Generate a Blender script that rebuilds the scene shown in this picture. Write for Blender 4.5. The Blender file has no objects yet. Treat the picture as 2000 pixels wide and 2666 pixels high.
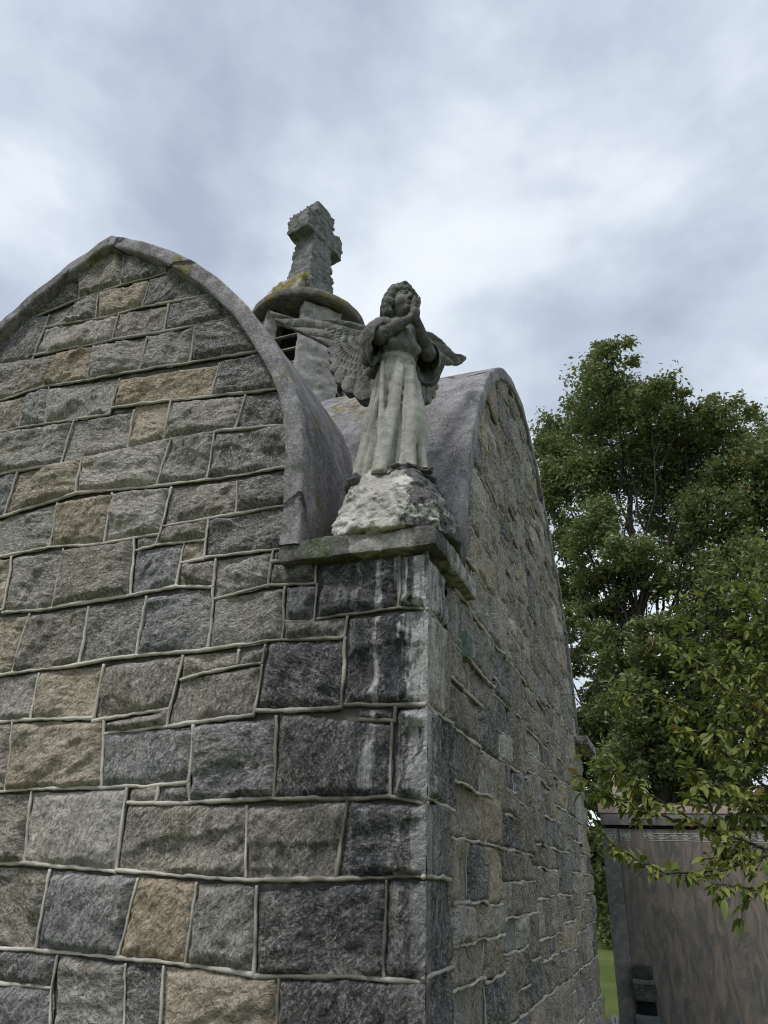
import bpy, math, random
import numpy as np
from mathutils import Matrix, Vector

rng = np.random.default_rng(7)
random.seed(7)
scene = bpy.context.scene
COL = scene.collection

# ------------------------------------------------------------------ helpers
def tag(o, label=None, cat=None, group=None, kind=None):
    if label: o['label'] = label
    if cat: o['category'] = cat
    if group: o['group'] = group
    if kind: o['kind'] = kind
    return o

def empty(name, loc=(0, 0, 0), label=None, cat=None, group=None):
    o = bpy.data.objects.new(name, None)
    COL.objects.link(o)
    o.location = loc
    return tag(o, label, cat, group)

def mesh_obj(name, V, Fc, mat, parent=None, smooth=True, attrs=None, loc=None):
    """V (n,3); Fc: (m,k) array, or list of arrays with different k."""
    V = np.asarray(V, dtype=np.float32)
    if isinstance(Fc, np.ndarray): Fc = [Fc]
    Fc = [np.asarray(f, dtype=np.int32) for f in Fc if len(f)]
    me = bpy.data.meshes.new(name)
    me.vertices.add(len(V))
    me.vertices.foreach_set('co', V.ravel())
    nl = sum(f.size for f in Fc); npoly = sum(len(f) for f in Fc)
    me.loops.add(nl); me.polygons.add(npoly)
    me.loops.foreach_set('vertex_index', np.concatenate([f.ravel() for f in Fc]))
    st = []; o = 0
    for f in Fc:
        k = f.shape[1]
        st.append(o + np.arange(len(f)) * k); o += f.size
    me.polygons.foreach_set('loop_start', np.concatenate(st).astype(np.int32))
    me.update(calc_edges=True)
    me.polygons.foreach_set('use_smooth', np.full(npoly, bool(smooth)))
    for an, (typ, data) in (attrs or {}).items():
        a = me.attributes.new(an, typ, 'POINT')
        key = 'color' if 'COLOR' in typ else ('vector' if 'VECTOR' in typ else 'value')
        a.data.foreach_set(key, np.asarray(data, dtype=np.float32).ravel())
    me.validate()
    if mat: me.materials.append(mat)
    ob = bpy.data.objects.new(name, me)
    COL.objects.link(ob)
    if loc is not None: ob.location = loc
    if parent is not None: ob.parent = parent
    return ob

class MB:
    """collects pieces into one mesh"""
    def __init__(s): s.V = []; s.F = {}; s.n = 0
    def add(s, V, Fc):
        V = np.asarray(V, float)
        for f in (Fc if isinstance(Fc, list) else [Fc]):
            f = np.asarray(f)
            if len(f): s.F.setdefault(f.shape[1], []).append(f + s.n)
        s.V.append(V); s.n += len(V)
    def box(s, x0, x1, y0, y1, z0, z1, b=0.0):
        if b:
            V, Fc = rbox(x0, x1, y0, y1, z0, z1, b); s.add(V, Fc); return
        V = np.array([[x, y, z] for x in (x0, x1) for y in (y0, y1) for z in (z0, z1)])
        Fc = np.array([[0, 1, 3, 2], [4, 6, 7, 5], [0, 4, 5, 1], [2, 3, 7, 6], [0, 2, 6, 4], [1, 5, 7, 3]])
        s.add(V, Fc)
    def build(s, name, mat, parent=None, smooth=True, loc=None):
        return mesh_obj(name, np.concatenate(s.V), [np.concatenate(f) for f in s.F.values()], mat, parent, smooth, loc=loc)

def rbox(x0, x1, y0, y1, z0, z1, step, noise=0.0, seed=0, rnd=0.012):
    """box with gridded faces, softened edges and optional weathering noise"""
    dims = np.array([x1 - x0, y1 - y0, z1 - z0]); c = np.array([x0 + x1, y0 + y1, z0 + z1]) / 2
    n = np.maximum(2, np.round(dims / step).astype(int))
    Vs = []; Fs = []; o = 0
    for ax in range(3):
        a, b = [(1, 2), (2, 0), (0, 1)][ax]
        for sgn in (-1, 1):
            u, v = np.meshgrid(np.linspace(-.5, .5, n[a] + 1), np.linspace(-.5, .5, n[b] + 1), indexing='ij')
            P = np.zeros(u.shape + (3,)); P[..., ax] = sgn * .5; P[..., a] = u; P[..., b] = v
            P = P.reshape(-1, 3) * dims
            f = gridfaces(n[a] + 1, n[b] + 1)
            if sgn < 0: f = f[:, ::-1]
            Vs.append(P); Fs.append(f + o); o += len(P)
    V = np.concatenate(Vs); Fc = np.concatenate(Fs)
    half = dims / 2
    q = np.sign(V) * np.minimum(np.abs(V), half - rnd)
    d = V - q; L = np.linalg.norm(d, axis=1, keepdims=True); L[L == 0] = 1
    m = np.abs(d).max(1, keepdims=True); m[m == 0] = 0
    nrm = d / L
    V = q + nrm * rnd
    if noise:
        h = fbm((V + c) * 9, 4, seed) - .5
        V = V + nrm * (h[:, None] * 2 * noise)
    return V + c, Fc

def gridfaces(n, m):
    i, j = np.meshgrid(np.arange(n - 1), np.arange(m - 1), indexing='ij')
    a = (i * m + j).ravel()
    return np.stack([a, a + m, a + m + 1, a + 1], 1)

# ------------------------------------------------------------------ noise
def _h(ix, iy, iz, s):
    h = (ix.astype(np.uint32) * np.uint32(374761393) + iy.astype(np.uint32) * np.uint32(668265263)
         + iz.astype(np.uint32) * np.uint32(2147483647) + np.uint32((s * 974634777) & 0xffffffff))
    h = (h ^ (h >> np.uint32(13))) * np.uint32(1274126177)
    h = (h ^ (h >> np.uint32(16))) * np.uint32(2246822519)
    h = h ^ (h >> np.uint32(13))
    return (h & np.uint32(0xffffff)).astype(np.float32) / np.float32(0xffffff)

def vnoise(P, s=0):
    P = np.asarray(P, dtype=np.float32) + np.float32(1000.37)
    I = np.floor(P); f = P - I; I = I.astype(np.int64)
    f = f * f * f * (f * (f * 6 - 15) + 10)
    x, y, z = I[..., 0], I[..., 1], I[..., 2]
    fx, fy, fz = f[..., 0], f[..., 1], f[..., 2]
    r = 0
    for dx in (0, 1):
        wx = fx if dx else 1 - fx
        for dy in (0, 1):
            wy = fy if dy else 1 - fy
            for dz in (0, 1):
                wz = fz if dz else 1 - fz
                r = r + wx * wy * wz * _h(x + dx, y + dy, z + dz, s)
    return r

def fbm(P, o=4, s=0, g=.5):
    P = np.asarray(P, dtype=np.float32); a = 1; t = 0; r = 0
    for k in range(o):
        r = r + a * vnoise(P * (2.03 ** k), s + k * 17); t += a; a *= g
    return r / t

def ridged(P, o=4, s=0):
    P = np.asarray(P, dtype=np.float32); a = 1; t = 0; r = 0
    for k in range(o):
        n = 1 - np.abs(2 * vnoise(P * (2.07 ** k), s + k * 13) - 1)
        r = r + a * n; t += a; a *= .5
    return r / t

def sstep(a, b, x):
    t = np.clip((x - a) / (b - a), 0, 1); return t * t * (3 - 2 * t)

# ------------------------------------------------------------------ implicit surfaces
def grid3(lo, hi, h):
    ax = [np.arange(lo[i], hi[i] + h, h, dtype=np.float32) for i in range(3)]
    X, Y, Z = np.meshgrid(*ax, indexing='ij')
    return X, Y, Z

def snets(Fd, lo, h):
    Fd = np.asarray(Fd, dtype=np.float32)
    n = Fd.shape; sl = lambda d, m: slice(d, d + m - 1)
    C = [Fd[sl(a, n[0]), sl(b, n[1]), sl(c, n[2])] for a in (0, 1) for b in (0, 1) for c in (0, 1)]
    neg = sum((c < 0).astype(np.int8) for c in C)
    idx = np.argwhere((neg > 0) & (neg < 8))
    V8 = np.stack([c[tuple(idx.T)] for c in C], 1)
    off = np.array([[a, b, c] for a in (0, 1) for b in (0, 1) for c in (0, 1)], float)
    acc = np.zeros((len(idx), 3)); cnt = np.zeros(len(idx))
    for i in range(8):
        for j in range(i + 1, 8):
            if np.abs(off[i] - off[j]).sum() != 1: continue
            cr = (V8[:, i] < 0) != (V8[:, j] < 0)
            t = V8[:, i] / np.where(cr, V8[:, i] - V8[:, j], 1)
            p = off[i] + (off[j] - off[i]) * t[:, None]
            acc[cr] += p[cr]; cnt[cr] += 1
    P = (idx + acc / cnt[:, None]) * h + np.array(lo)
    ids = np.full([k - 1 for k in n], -1, np.int64); ids[tuple(idx.T)] = np.arange(len(idx))
    faces = []
    for ax in range(3):
        b, c = [(1, 2), (2, 0), (0, 1)][ax]
        A = np.take(Fd, range(n[ax] - 1), ax); B = np.take(Fd, range(1, n[ax]), ax)
        e = np.argwhere((A < 0) != (B < 0))
        e = e[(e[:, b] > 0) & (e[:, c] > 0) & (e[:, b] < n[b] - 1) & (e[:, c] < n[c] - 1)]
        s = A[tuple(e.T)] < 0
        def g(db, dc):
            k = e.copy(); k[:, b] -= db; k[:, c] -= dc; return ids[tuple(k.T)]
        q = np.stack([g(1, 1), g(0, 1), g(0, 0), g(1, 0)], 1)
        q[~s] = q[~s][:, ::-1]
        faces.append(q)
    return P, np.concatenate(faces)

def smin(a, b, k):
    h = np.maximum(k - np.abs(a - b), 0) / k
    return np.minimum(a, b) - h * h * k * .25
def smax(a, b, k): return -smin(-a, -b, k)
def sd_sph(G, c, r): return np.sqrt((G[0] - c[0]) ** 2 + (G[1] - c[1]) ** 2 + (G[2] - c[2]) ** 2) - r
def sd_ell(G, c, r):
    k = np.sqrt(((G[0] - c[0]) / r[0]) ** 2 + ((G[1] - c[1]) / r[1]) ** 2 + ((G[2] - c[2]) / r[2]) ** 2)
    return (k - 1) * min(r)
def sd_cap(G, a, b, ra, rb):
    a = np.array(a, float); b = np.array(b, float); d = b - a
    t = np.clip(((G[0] - a[0]) * d[0] + (G[1] - a[1]) * d[1] + (G[2] - a[2]) * d[2]) / (d @ d), 0, 1)
    return np.sqrt((G[0] - a[0] - t * d[0]) ** 2 + (G[1] - a[1] - t * d[1]) ** 2 + (G[2] - a[2] - t * d[2]) ** 2) - (ra + (rb - ra) * t)
def sd_box(G, c, r, rd=0):
    q = [np.abs(G[i] - c[i]) - (r[i] - rd) for i in range(3)]
    o = np.sqrt(sum(np.maximum(k, 0) ** 2 for k in q))
    return o + np.minimum(np.maximum(np.maximum(q[0], q[1]), q[2]), 0) - rd
def disp(Fd, G, amp, freq, s, o=4, band=.05, fn=fbm):
    m = np.abs(Fd) < band
    P = np.stack([G[0][m], G[1][m], G[2][m]], 1)
    Fd[m] += amp * (fn(P * freq, o, s) - .5) * 2
    return Fd

def tube(pts, rad, k=6):
    P = np.asarray(pts, float); n = len(P); rad = np.broadcast_to(rad, (n,))
    T = np.gradient(P, axis=0); T /= np.linalg.norm(T, axis=1, keepdims=True) + 1e-9
    ref = np.array([0, 0, 1.]) if abs(T[:, 2]).mean() < .8 else np.array([1., 0, 0])
    U = np.cross(T, ref); U /= np.linalg.norm(U, axis=1, keepdims=True) + 1e-9
    W = np.cross(T, U)
    a = np.linspace(0, 2 * np.pi, k, endpoint=False)
    V = P[:, None] + rad[:, None, None] * (np.cos(a)[None, :, None] * U[:, None] + np.sin(a)[None, :, None] * W[:, None])
    V = V.reshape(-1, 3)
    i, j = np.meshgrid(np.arange(n - 1), np.arange(k), indexing='ij'); i = i.ravel(); j = j.ravel(); j2 = (j + 1) % k
    F4 = np.stack([i * k + j, i * k + j2, (i + 1) * k + j2, (i + 1) * k + j], 1)
    caps = np.array([list(range(k))[::-1], list(range((n - 1) * k, n * k))])
    return V, [F4, caps]

# ------------------------------------------------------------------ materials
class N:
    def __init__(s, name):
        s.m = bpy.data.materials.new(name); s.m.use_nodes = True
        s.t = s.m.node_tree; s.t.nodes.clear()
        s.out = s.n('ShaderNodeOutputMaterial'); s.b = s.n('ShaderNodeBsdfPrincipled')
        s.t.links.new(s.b.outputs[0], s.out.inputs[0])
        s.geo = s.n('ShaderNodeNewGeometry')
    def n(s, typ, **kw):
        nd = s.t.nodes.new(typ)
        for k, v in kw.items(): setattr(nd, k, v)
        return nd
    def l(s, a, b): s.t.links.new(a, b)
    def inp(s, sock, v):
        if hasattr(v, 'is_linked') or isinstance(v, bpy.types.NodeSocket): s.l(v, sock)
        else: sock.default_value = v
    def pos(s): return s.geo.outputs['Position']
    def scale(s, v, sc):
        m = s.n('ShaderNodeVectorMath', operation='MULTIPLY'); s.inp(m.inputs[0], v); m.inputs[1].default_value = sc; return m.outputs[0]
    def addv(s, a, b):
        m = s.n('ShaderNodeVectorMath', operation='ADD'); s.inp(m.inputs[0], a); s.inp(m.inputs[1], b); return m.outputs[0]
    def noise(s, v, sc, det=5, rough=.55, dist=0):
        t = s.n('ShaderNodeTexNoise'); s.inp(t.inputs['Vector'], v); t.inputs['Scale'].default_value = sc
        t.inputs['Detail'].default_value = det; t.inputs['Roughness'].default_value = rough; t.inputs['Distortion'].default_value = dist
        return t.outputs['Fac']
    def vor(s, v, sc, feature='F1'):
        t = s.n('ShaderNodeTexVoronoi', feature=feature); s.inp(t.inputs['Vector'], v); t.inputs['Scale'].default_value = sc
        return t.outputs['Distance']
    def rng(s, v, a, b, c=0., d=1.):
        t = s.n('ShaderNodeMapRange'); t.clamp = True; s.inp(t.inputs[0], v)
        for i, x in enumerate((a, b, c, d)): s.inp(t.inputs[i + 1], x)
        return t.outputs[0]
    def math(s, op, a, b=0.):
        t = s.n('ShaderNodeMath', operation=op); s.inp(t.inputs[0], a); s.inp(t.inputs[1], b); return t.outputs[0]
    def mix(s, f, a, b, mode='MIX'):
        t = s.n('ShaderNodeMix', data_type='RGBA', blend_type=mode)
        s.inp(t.inputs[0], f)
        for k, v in ((6, a), (7, b)):
            if isinstance(v, (tuple, list)): t.inputs[k].default_value = (*v[:3], 1)
            else: s.l(v, t.inputs[k])
        return t.outputs[2]
    def attr(s, name):
        a = s.n('ShaderNodeAttribute'); a.attribute_name = name; return a
    def sep(s, v):
        t = s.n('ShaderNodeSeparateXYZ'); s.inp(t.inputs[0], v); return t.outputs
    def bump(s, h, strength, dist=.01):
        t = s.n('ShaderNodeBump'); s.inp(t.inputs['Height'], h); t.inputs['Strength'].default_value = strength; t.inputs['Distance'].default_value = dist
        s.l(t.outputs[0], s.b.inputs['Normal'])
    def fin(s, col, rough=.9, spec=.25):
        s.inp(s.b.inputs['Base Color'], (*col, 1) if isinstance(col, tuple) else col)
        s.inp(s.b.inputs['Roughness'], rough); s.b.inputs['Specular IOR Level'].default_value = spec
        return s.m

def mat_stone():
    s = N('quarry_stone')
    col = s.attr('stone_col'); gr = s.attr('grain').outputs['Vector']
    base = col.outputs['Color']
    n1 = s.noise(s.scale(gr, (8, 17, 8)), 1.0, 8, .68, 1.3)         # foliation
    n2 = s.noise(gr, 5.0, 8, .66, .5)                               # clouds inside one stone
    wp = s.n('ShaderNodeTexNoise'); s.inp(wp.inputs['Vector'], gr); wp.inputs['Scale'].default_value = 16.; wp.inputs['Detail'].default_value = 3
    grw = s.addv(gr, s.scale(wp.outputs['Color'], (.035, .035, .035)))
    n3 = s.noise(grw, 85, 4, .75)                                   # crystals
    n4 = s.noise(s.scale(grw, (1, 1.45, 1)), 27, 6, .72, .8)        # flaky split grain
    vo = s.vor(s.scale(grw, (1, 1.7, 1)), 34)                       # little conchoidal chips
    wn = s.noise(s.pos(), 1.7, 5, .6)
    base = s.mix(s.rng(wn, .40, .62, 0, .5), base, s.mix(1., base, (1.07, 1.0, .87), 'MULTIPLY'))
    hi = s.mix(.62, base, (.74, .715, .67)); lo = s.mix(.66, base, (.024, .024, .025))
    c = s.mix(s.rng(n2, .36, .64), s.mix(.45, base, lo), s.mix(.35, base, hi))
    c = s.mix(s.rng(n1, .53, .70, 0, .55), c, hi)
    c = s.mix(s.rng(n1, .45, .30, 0, .55), c, lo)
    c = s.mix(s.rng(n4, .54, .62, 0, .8), c, hi)
    c = s.mix(s.rng(n4, .46, .37, 0, .85), c, lo)
    c = s.mix(s.rng(n3, .535, .62, 0, .75), c, hi)
    c = s.mix(s.rng(n3, .465, .38, 0, .85), c, lo)
    # rusty patches on the warm stones
    rust = s.math('MULTIPLY', s.rng(s.noise(s.pos(), 3.1, 6, .65), .55, .70, 0, .4), col.outputs['Alpha'])
    c = s.mix(rust, c, s.mix(s.rng(n4, .4, .6), (.12, .092, .06), (.29, .225, .14)))
    # run-off below the corner slab: dark wet streaks and white lime
    p = s.sep(s.pos())
    d = s.math('MAXIMUM', s.math('MULTIPLY', p[0], -1.), p[1])
    wz = s.rng(p[2], 1.2, 2.6, .55, 1.)
    near = s.math('MULTIPLY', s.rng(d, .45, 1.05, 1., 0.), wz)
    st = s.noise(s.scale(s.pos(), (6, 6, .7)), 1., 5, .6)
    below = s.rng(p[2], 2.96, 2.9, 0, 1)
    dark = s.math('MULTIPLY', s.math('MULTIPLY', s.rng(st, .36, .53, .25, .94), near), below)
    dark = s.math('MULTIPLY', dark, s.rng(p[0], -.02, .0, 1., .6))
    c = s.mix(dark, c, s.mix(.25, (.012, .017, .030), c))
    nx = s.sep(s.geo.outputs['Normal'])[0]; onside = s.rng(nx, .35, .7)
    st2 = s.noise(s.addv(s.scale(s.pos(), (15, 15, .9)), (3.1, 7.7, 0)), 1., 6, .66)
    st2 = s.math('ADD', st2, s.math('MULTIPLY', onside, .05))
    edge = s.rng(d, -.02, .15, .17, 0.)
    st2 = s.math('ADD', st2, edge)
    lime = s.math('MULTIPLY', s.rng(st2, .55, .64, 0, .92), s.math('MULTIPLY', s.rng(d, .22, .52, 1., 0.), below))
    lime = s.math('MULTIPLY', lime, s.rng(p[2], 1.2, 2.5, .1, 1.))
    lime = s.math('MULTIPLY', lime, s.rng(n4, .36, .55, .4, 1.))
    c = s.mix(lime, c, (.60, .615, .61))
    bw = s.math('ADD', s.math('MULTIPLY', n1, .7), s.math('ADD', s.math('MULTIPLY', n3, .4), s.math('ADD', s.math('MULTIPLY', n4, 1.3), s.math('MULTIPLY', vo, .5))))
    c = s.mix(1., c, (1.15, 1.11, 1.075), 'MULTIPLY')
    s.bump(bw, 1.0, .026)
    return s.fin(c, s.rng(dark, 0, 1, .85, .5), .3)

def mat_cement(name, base, dark, light, lichen=0., moss=0., speck=.5, streak=.5, bump=.5, scale=1., crack=0., foot=False):
    """weathered cast cement / carved stone"""
    s = N(name); P = s.scale(s.pos(), (scale, scale, scale))
    n1 = s.noise(P, 2.2, 6, .62); n2 = s.noise(P, 14, 5, .65); n3 = s.noise(P, 70, 4, .7)
    c = s.mix(s.rng(n1, .34, .66), dark, base)
    c = s.mix(s.rng(n2, .46, .72, 0, .8), c, light)
    sv = s.noise(s.scale(P, (6, 6, .7)), 1., 5, .6)
    c = s.mix(s.rng(sv, .5, .72, 0, streak), c, dark)
    c = s.mix(s.rng(sv, .44, .26, 0, streak * .8), c, light)
    c = s.mix(s.rng(n3, .5, .74, 0, speck), c, light)
    c = s.mix(s.rng(n3, .46, .26, 0, speck), c, tuple(x * .25 for x in dark))
    if lichen:
        ln = s.noise(s.addv(P, (5.2, 1.3, 9.4)), 3.2, 7, .68)
        c = s.mix(s.rng(ln, .60 - .16 * lichen, .66 - .16 * lichen, 0, .85), c, s.mix(s.rng(n2, .4, .6), (.10, .095, .018), (.25, .20, .03)))
    if moss:
        mn = s.noise(s.addv(P, (1.2, 8.3, 2.4)), 4.5, 6, .65)
        c = s.mix(s.rng(mn, .62 - .2 * moss, .74 - .2 * moss, 0, .7), c, (.05, .062, .03))
    hgt = s.math('ADD', s.math('MULTIPLY', n3, .35), s.math('ADD', n2, s.math('MULTIPLY', n1, .6)))
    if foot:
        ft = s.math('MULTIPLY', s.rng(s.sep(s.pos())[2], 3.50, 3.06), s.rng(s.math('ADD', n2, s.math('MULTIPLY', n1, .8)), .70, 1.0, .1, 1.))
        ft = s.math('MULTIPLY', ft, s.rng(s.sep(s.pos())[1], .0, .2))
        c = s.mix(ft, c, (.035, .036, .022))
    if crack:
        wv = s.n('ShaderNodeTexNoise'); s.inp(wv.inputs['Vector'], P); wv.inputs['Scale'].default_value = 3.; wv.inputs['Detail'].default_value = 5
        ed = s.vor(s.addv(P, s.scale(wv.outputs['Color'], (.35, .35, .35))), crack, 'DISTANCE_TO_EDGE')
        ck = s.math('MULTIPLY', s.rng(ed, .011, .004), s.rng(s.noise(P, 1.3, 3), .42, .54))
        c = s.mix(s.math('MULTIPLY', ck, .9), c, (.025, .023, .022)); hgt = s.math('SUBTRACT', hgt, s.math('MULTIPLY', ck, .8))
    s.bump(hgt, bump, .012)
    return s.fin(c, .92, .2)

def mat_mortar():
    s = N('mortar_bead')
    P = s.pos(); n1 = s.noise(P, 5, 5, .6); n3 = s.noise(P, 120, 4, .7)
    p = s.sep(P); d = s.math('MAXIMUM', s.math('MULTIPLY', p[0], -1.), p[1])
    c = s.mix(s.rng(n1, .35, .65), (.38, .35, .295), (.66, .62, .54))
    c = s.mix(s.rng(n3, .5, .75, 0, .5), c, (.62, .60, .55))
    c = s.mix(s.rng(n3, .45, .25, 0, .6), c, (.13, .12, .10))
    nr = s.math('MULTIPLY', s.math('MULTIPLY', s.rng(d, .5, 1.3, 1, 0), s.rng(p[0], -.01, -.03, .4, 1.)), s.rng(s.noise(P, 3.4, 3), .36, .52, .1, .9))
    c = s.mix(nr, c, (.085, .078, .06))
    c = s.mix(s.rng(p[2], 3.2, 4.6, 0, .5), c, (.17, .17, .165))
    s.bump(s.math('ADD', n3, s.noise(P, 40, 3)), .6, .006)
    return s.fin(c, .95, .15)

def mat_plain(name, col, rough=.8, var=.3, sc=6., spec=.3):
    s = N(name); n = s.noise(s.pos(), sc, 5, .6)
    c = s.mix(s.rng(n, .3, .7), tuple(x * (1 - var) for x in col), tuple(min(1, x * (1 + var)) for x in col))
    s.bump(s.noise(s.pos(), sc * 8, 4), .3, .004)
    return s.fin(c, rough, spec)

def mat_leaf(name, a, b, trans=.3, warm=None):
    s = N(name); r = s.attr('leaf_rnd').outputs['Fac']
    c = s.mix(r, a, b)
    if warm: c = s.mix(s.rng(r, .984, .99), c, warm)
    s.fin(c, .5, .35)
    tr = s.n('ShaderNodeBsdfTranslucent'); s.l(s.mix(.5, c, (.16, .22, .03)), tr.inputs[0])
    ms = s.n('ShaderNodeMixShader'); ms.inputs[0].default_value = trans
    s.l(s.b.outputs[0], ms.inputs[1]); s.l(tr.outputs[0], ms.inputs[2]); s.l(ms.outputs[0], s.out.inputs[0])
    return s.m

M_STONE = mat_stone(); M_MORTAR = mat_mortar()
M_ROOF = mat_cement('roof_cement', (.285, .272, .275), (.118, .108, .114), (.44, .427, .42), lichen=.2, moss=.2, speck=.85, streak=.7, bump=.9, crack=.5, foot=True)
def mat_slab():
    s = N('slab_cement'); P = s.pos(); n1 = s.noise(P, 5, 6, .65); n2 = s.noise(P, 18, 5, .68); n3 = s.noise(P, 75, 4, .7); p = s.sep(P)
    c = s.mix(s.rng(n1, .36, .64), (.055, .053, .052), (.15, .147, .14))
    wob = s.math('MULTIPLY', s.math('SUBTRACT', n1, .5), .30)
    x = s.math('ADD', p[0], wob)
    pale = s.math('MULTIPLY', s.rng(x, -.33, -.31, 0, 1), s.rng(x, .0, -.05, 0, 1))
    pale = s.math('MAXIMUM', s.math('MULTIPLY', pale, s.rng(p[1], .2, .1, 0, 1)), s.math('MULTIPLY', s.rng(s.math('ADD', p[1], wob), .06, .12, 0, 1), s.rng(n2, .42, .52, .3, 1)))
    c = s.mix(s.math('MULTIPLY', pale, s.rng(n2, .35, .5, .5, 1)), c, s.mix(s.rng(n2, .4, .65), (.27, .25, .215), (.47, .45, .41)))
    ms = s.math('MULTIPLY', s.rng(x, -.58, -.56, 0, 1), s.rng(x, -.40, -.42, 0, 1))
    c = s.mix(s.math('MULTIPLY', ms, s.rng(n2, .4, .55, .25, .9)), c, (.10, .115, .055))
    c = s.mix(s.rng(n3, .52, .74, 0, .6), c, (.36, .35, .32)); c = s.mix(s.rng(n3, .46, .28, 0, .7), c, (.02, .02, .018))
    s.bump(s.math('ADD', n2, s.math('MULTIPLY', n3, .4)), .9, .014); return s.fin(c, .95, .15)
M_SLAB = mat_slab()
M_CAP = mat_cement('cap_cement', (.17, .155, .135), (.075, .068, .06), (.30, .28, .25), lichen=.55, moss=.4, speck=.6, streak=.3, bump=.7)
M_PIER = mat_cement('pier_cement', (.36, .35, .33), (.20, .19, .175), (.48, .47, .44), moss=.15, speck=.6, streak=.7, bump=.8)
M_CROSS = mat_cement('cross_granite', (.175, .178, .172), (.08, .083, .08), (.34, .345, .335), moss=.25, speck=.8, streak=.3, bump=1.)
M_PLINTH = mat_cement('plinth_cement', (.42, .39, .34), (.20, .185, .15), (.58, .55, .49), lichen=.72, speck=.6, streak=.2, bump=.8)
M_ROBE = mat_cement('robe_stone', (.39, .38, .325), (.23, .225, .19), (.52, .505, .455), moss=.05, speck=.45, streak=.45, bump=.5)
M_BODICE = mat_cement('bodice_stone', (.20, .205, .185), (.085, .09, .08), (.32, .325, .295), moss=.3, speck=.5, streak=.5, bump=.6)
M_SKIN = mat_cement('dark_weathered_stone', (.14, .134, .126), (.055, .053, .051), (.27, .262, .242), moss=.2, lichen=0, speck=.6, streak=.4, bump=.7, scale=1.4)
M_HAIR = mat_cement('hair_stone', (.12, .128, .11), (.05, .055, .048), (.25, .26, .235), moss=.6, lichen=.15, speck=.6, streak=.2, bump=.7, scale=1.4)
M_WING = mat_cement('wing_stone', (.22, .215, .20), (.085, .082, .08), (.36, .36, .33), moss=.35, speck=.6, streak=.25, bump=.7, scale=1.3)
M_DARK = mat_plain('dark_and_shade', (.012, .012, .013), .95, .2)  # near-black for dark parts and for painted shade in lantern and recess
M_SLAT = mat_plain('slat_paint', (.20, .195, .155), .7, .35, 9)

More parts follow.
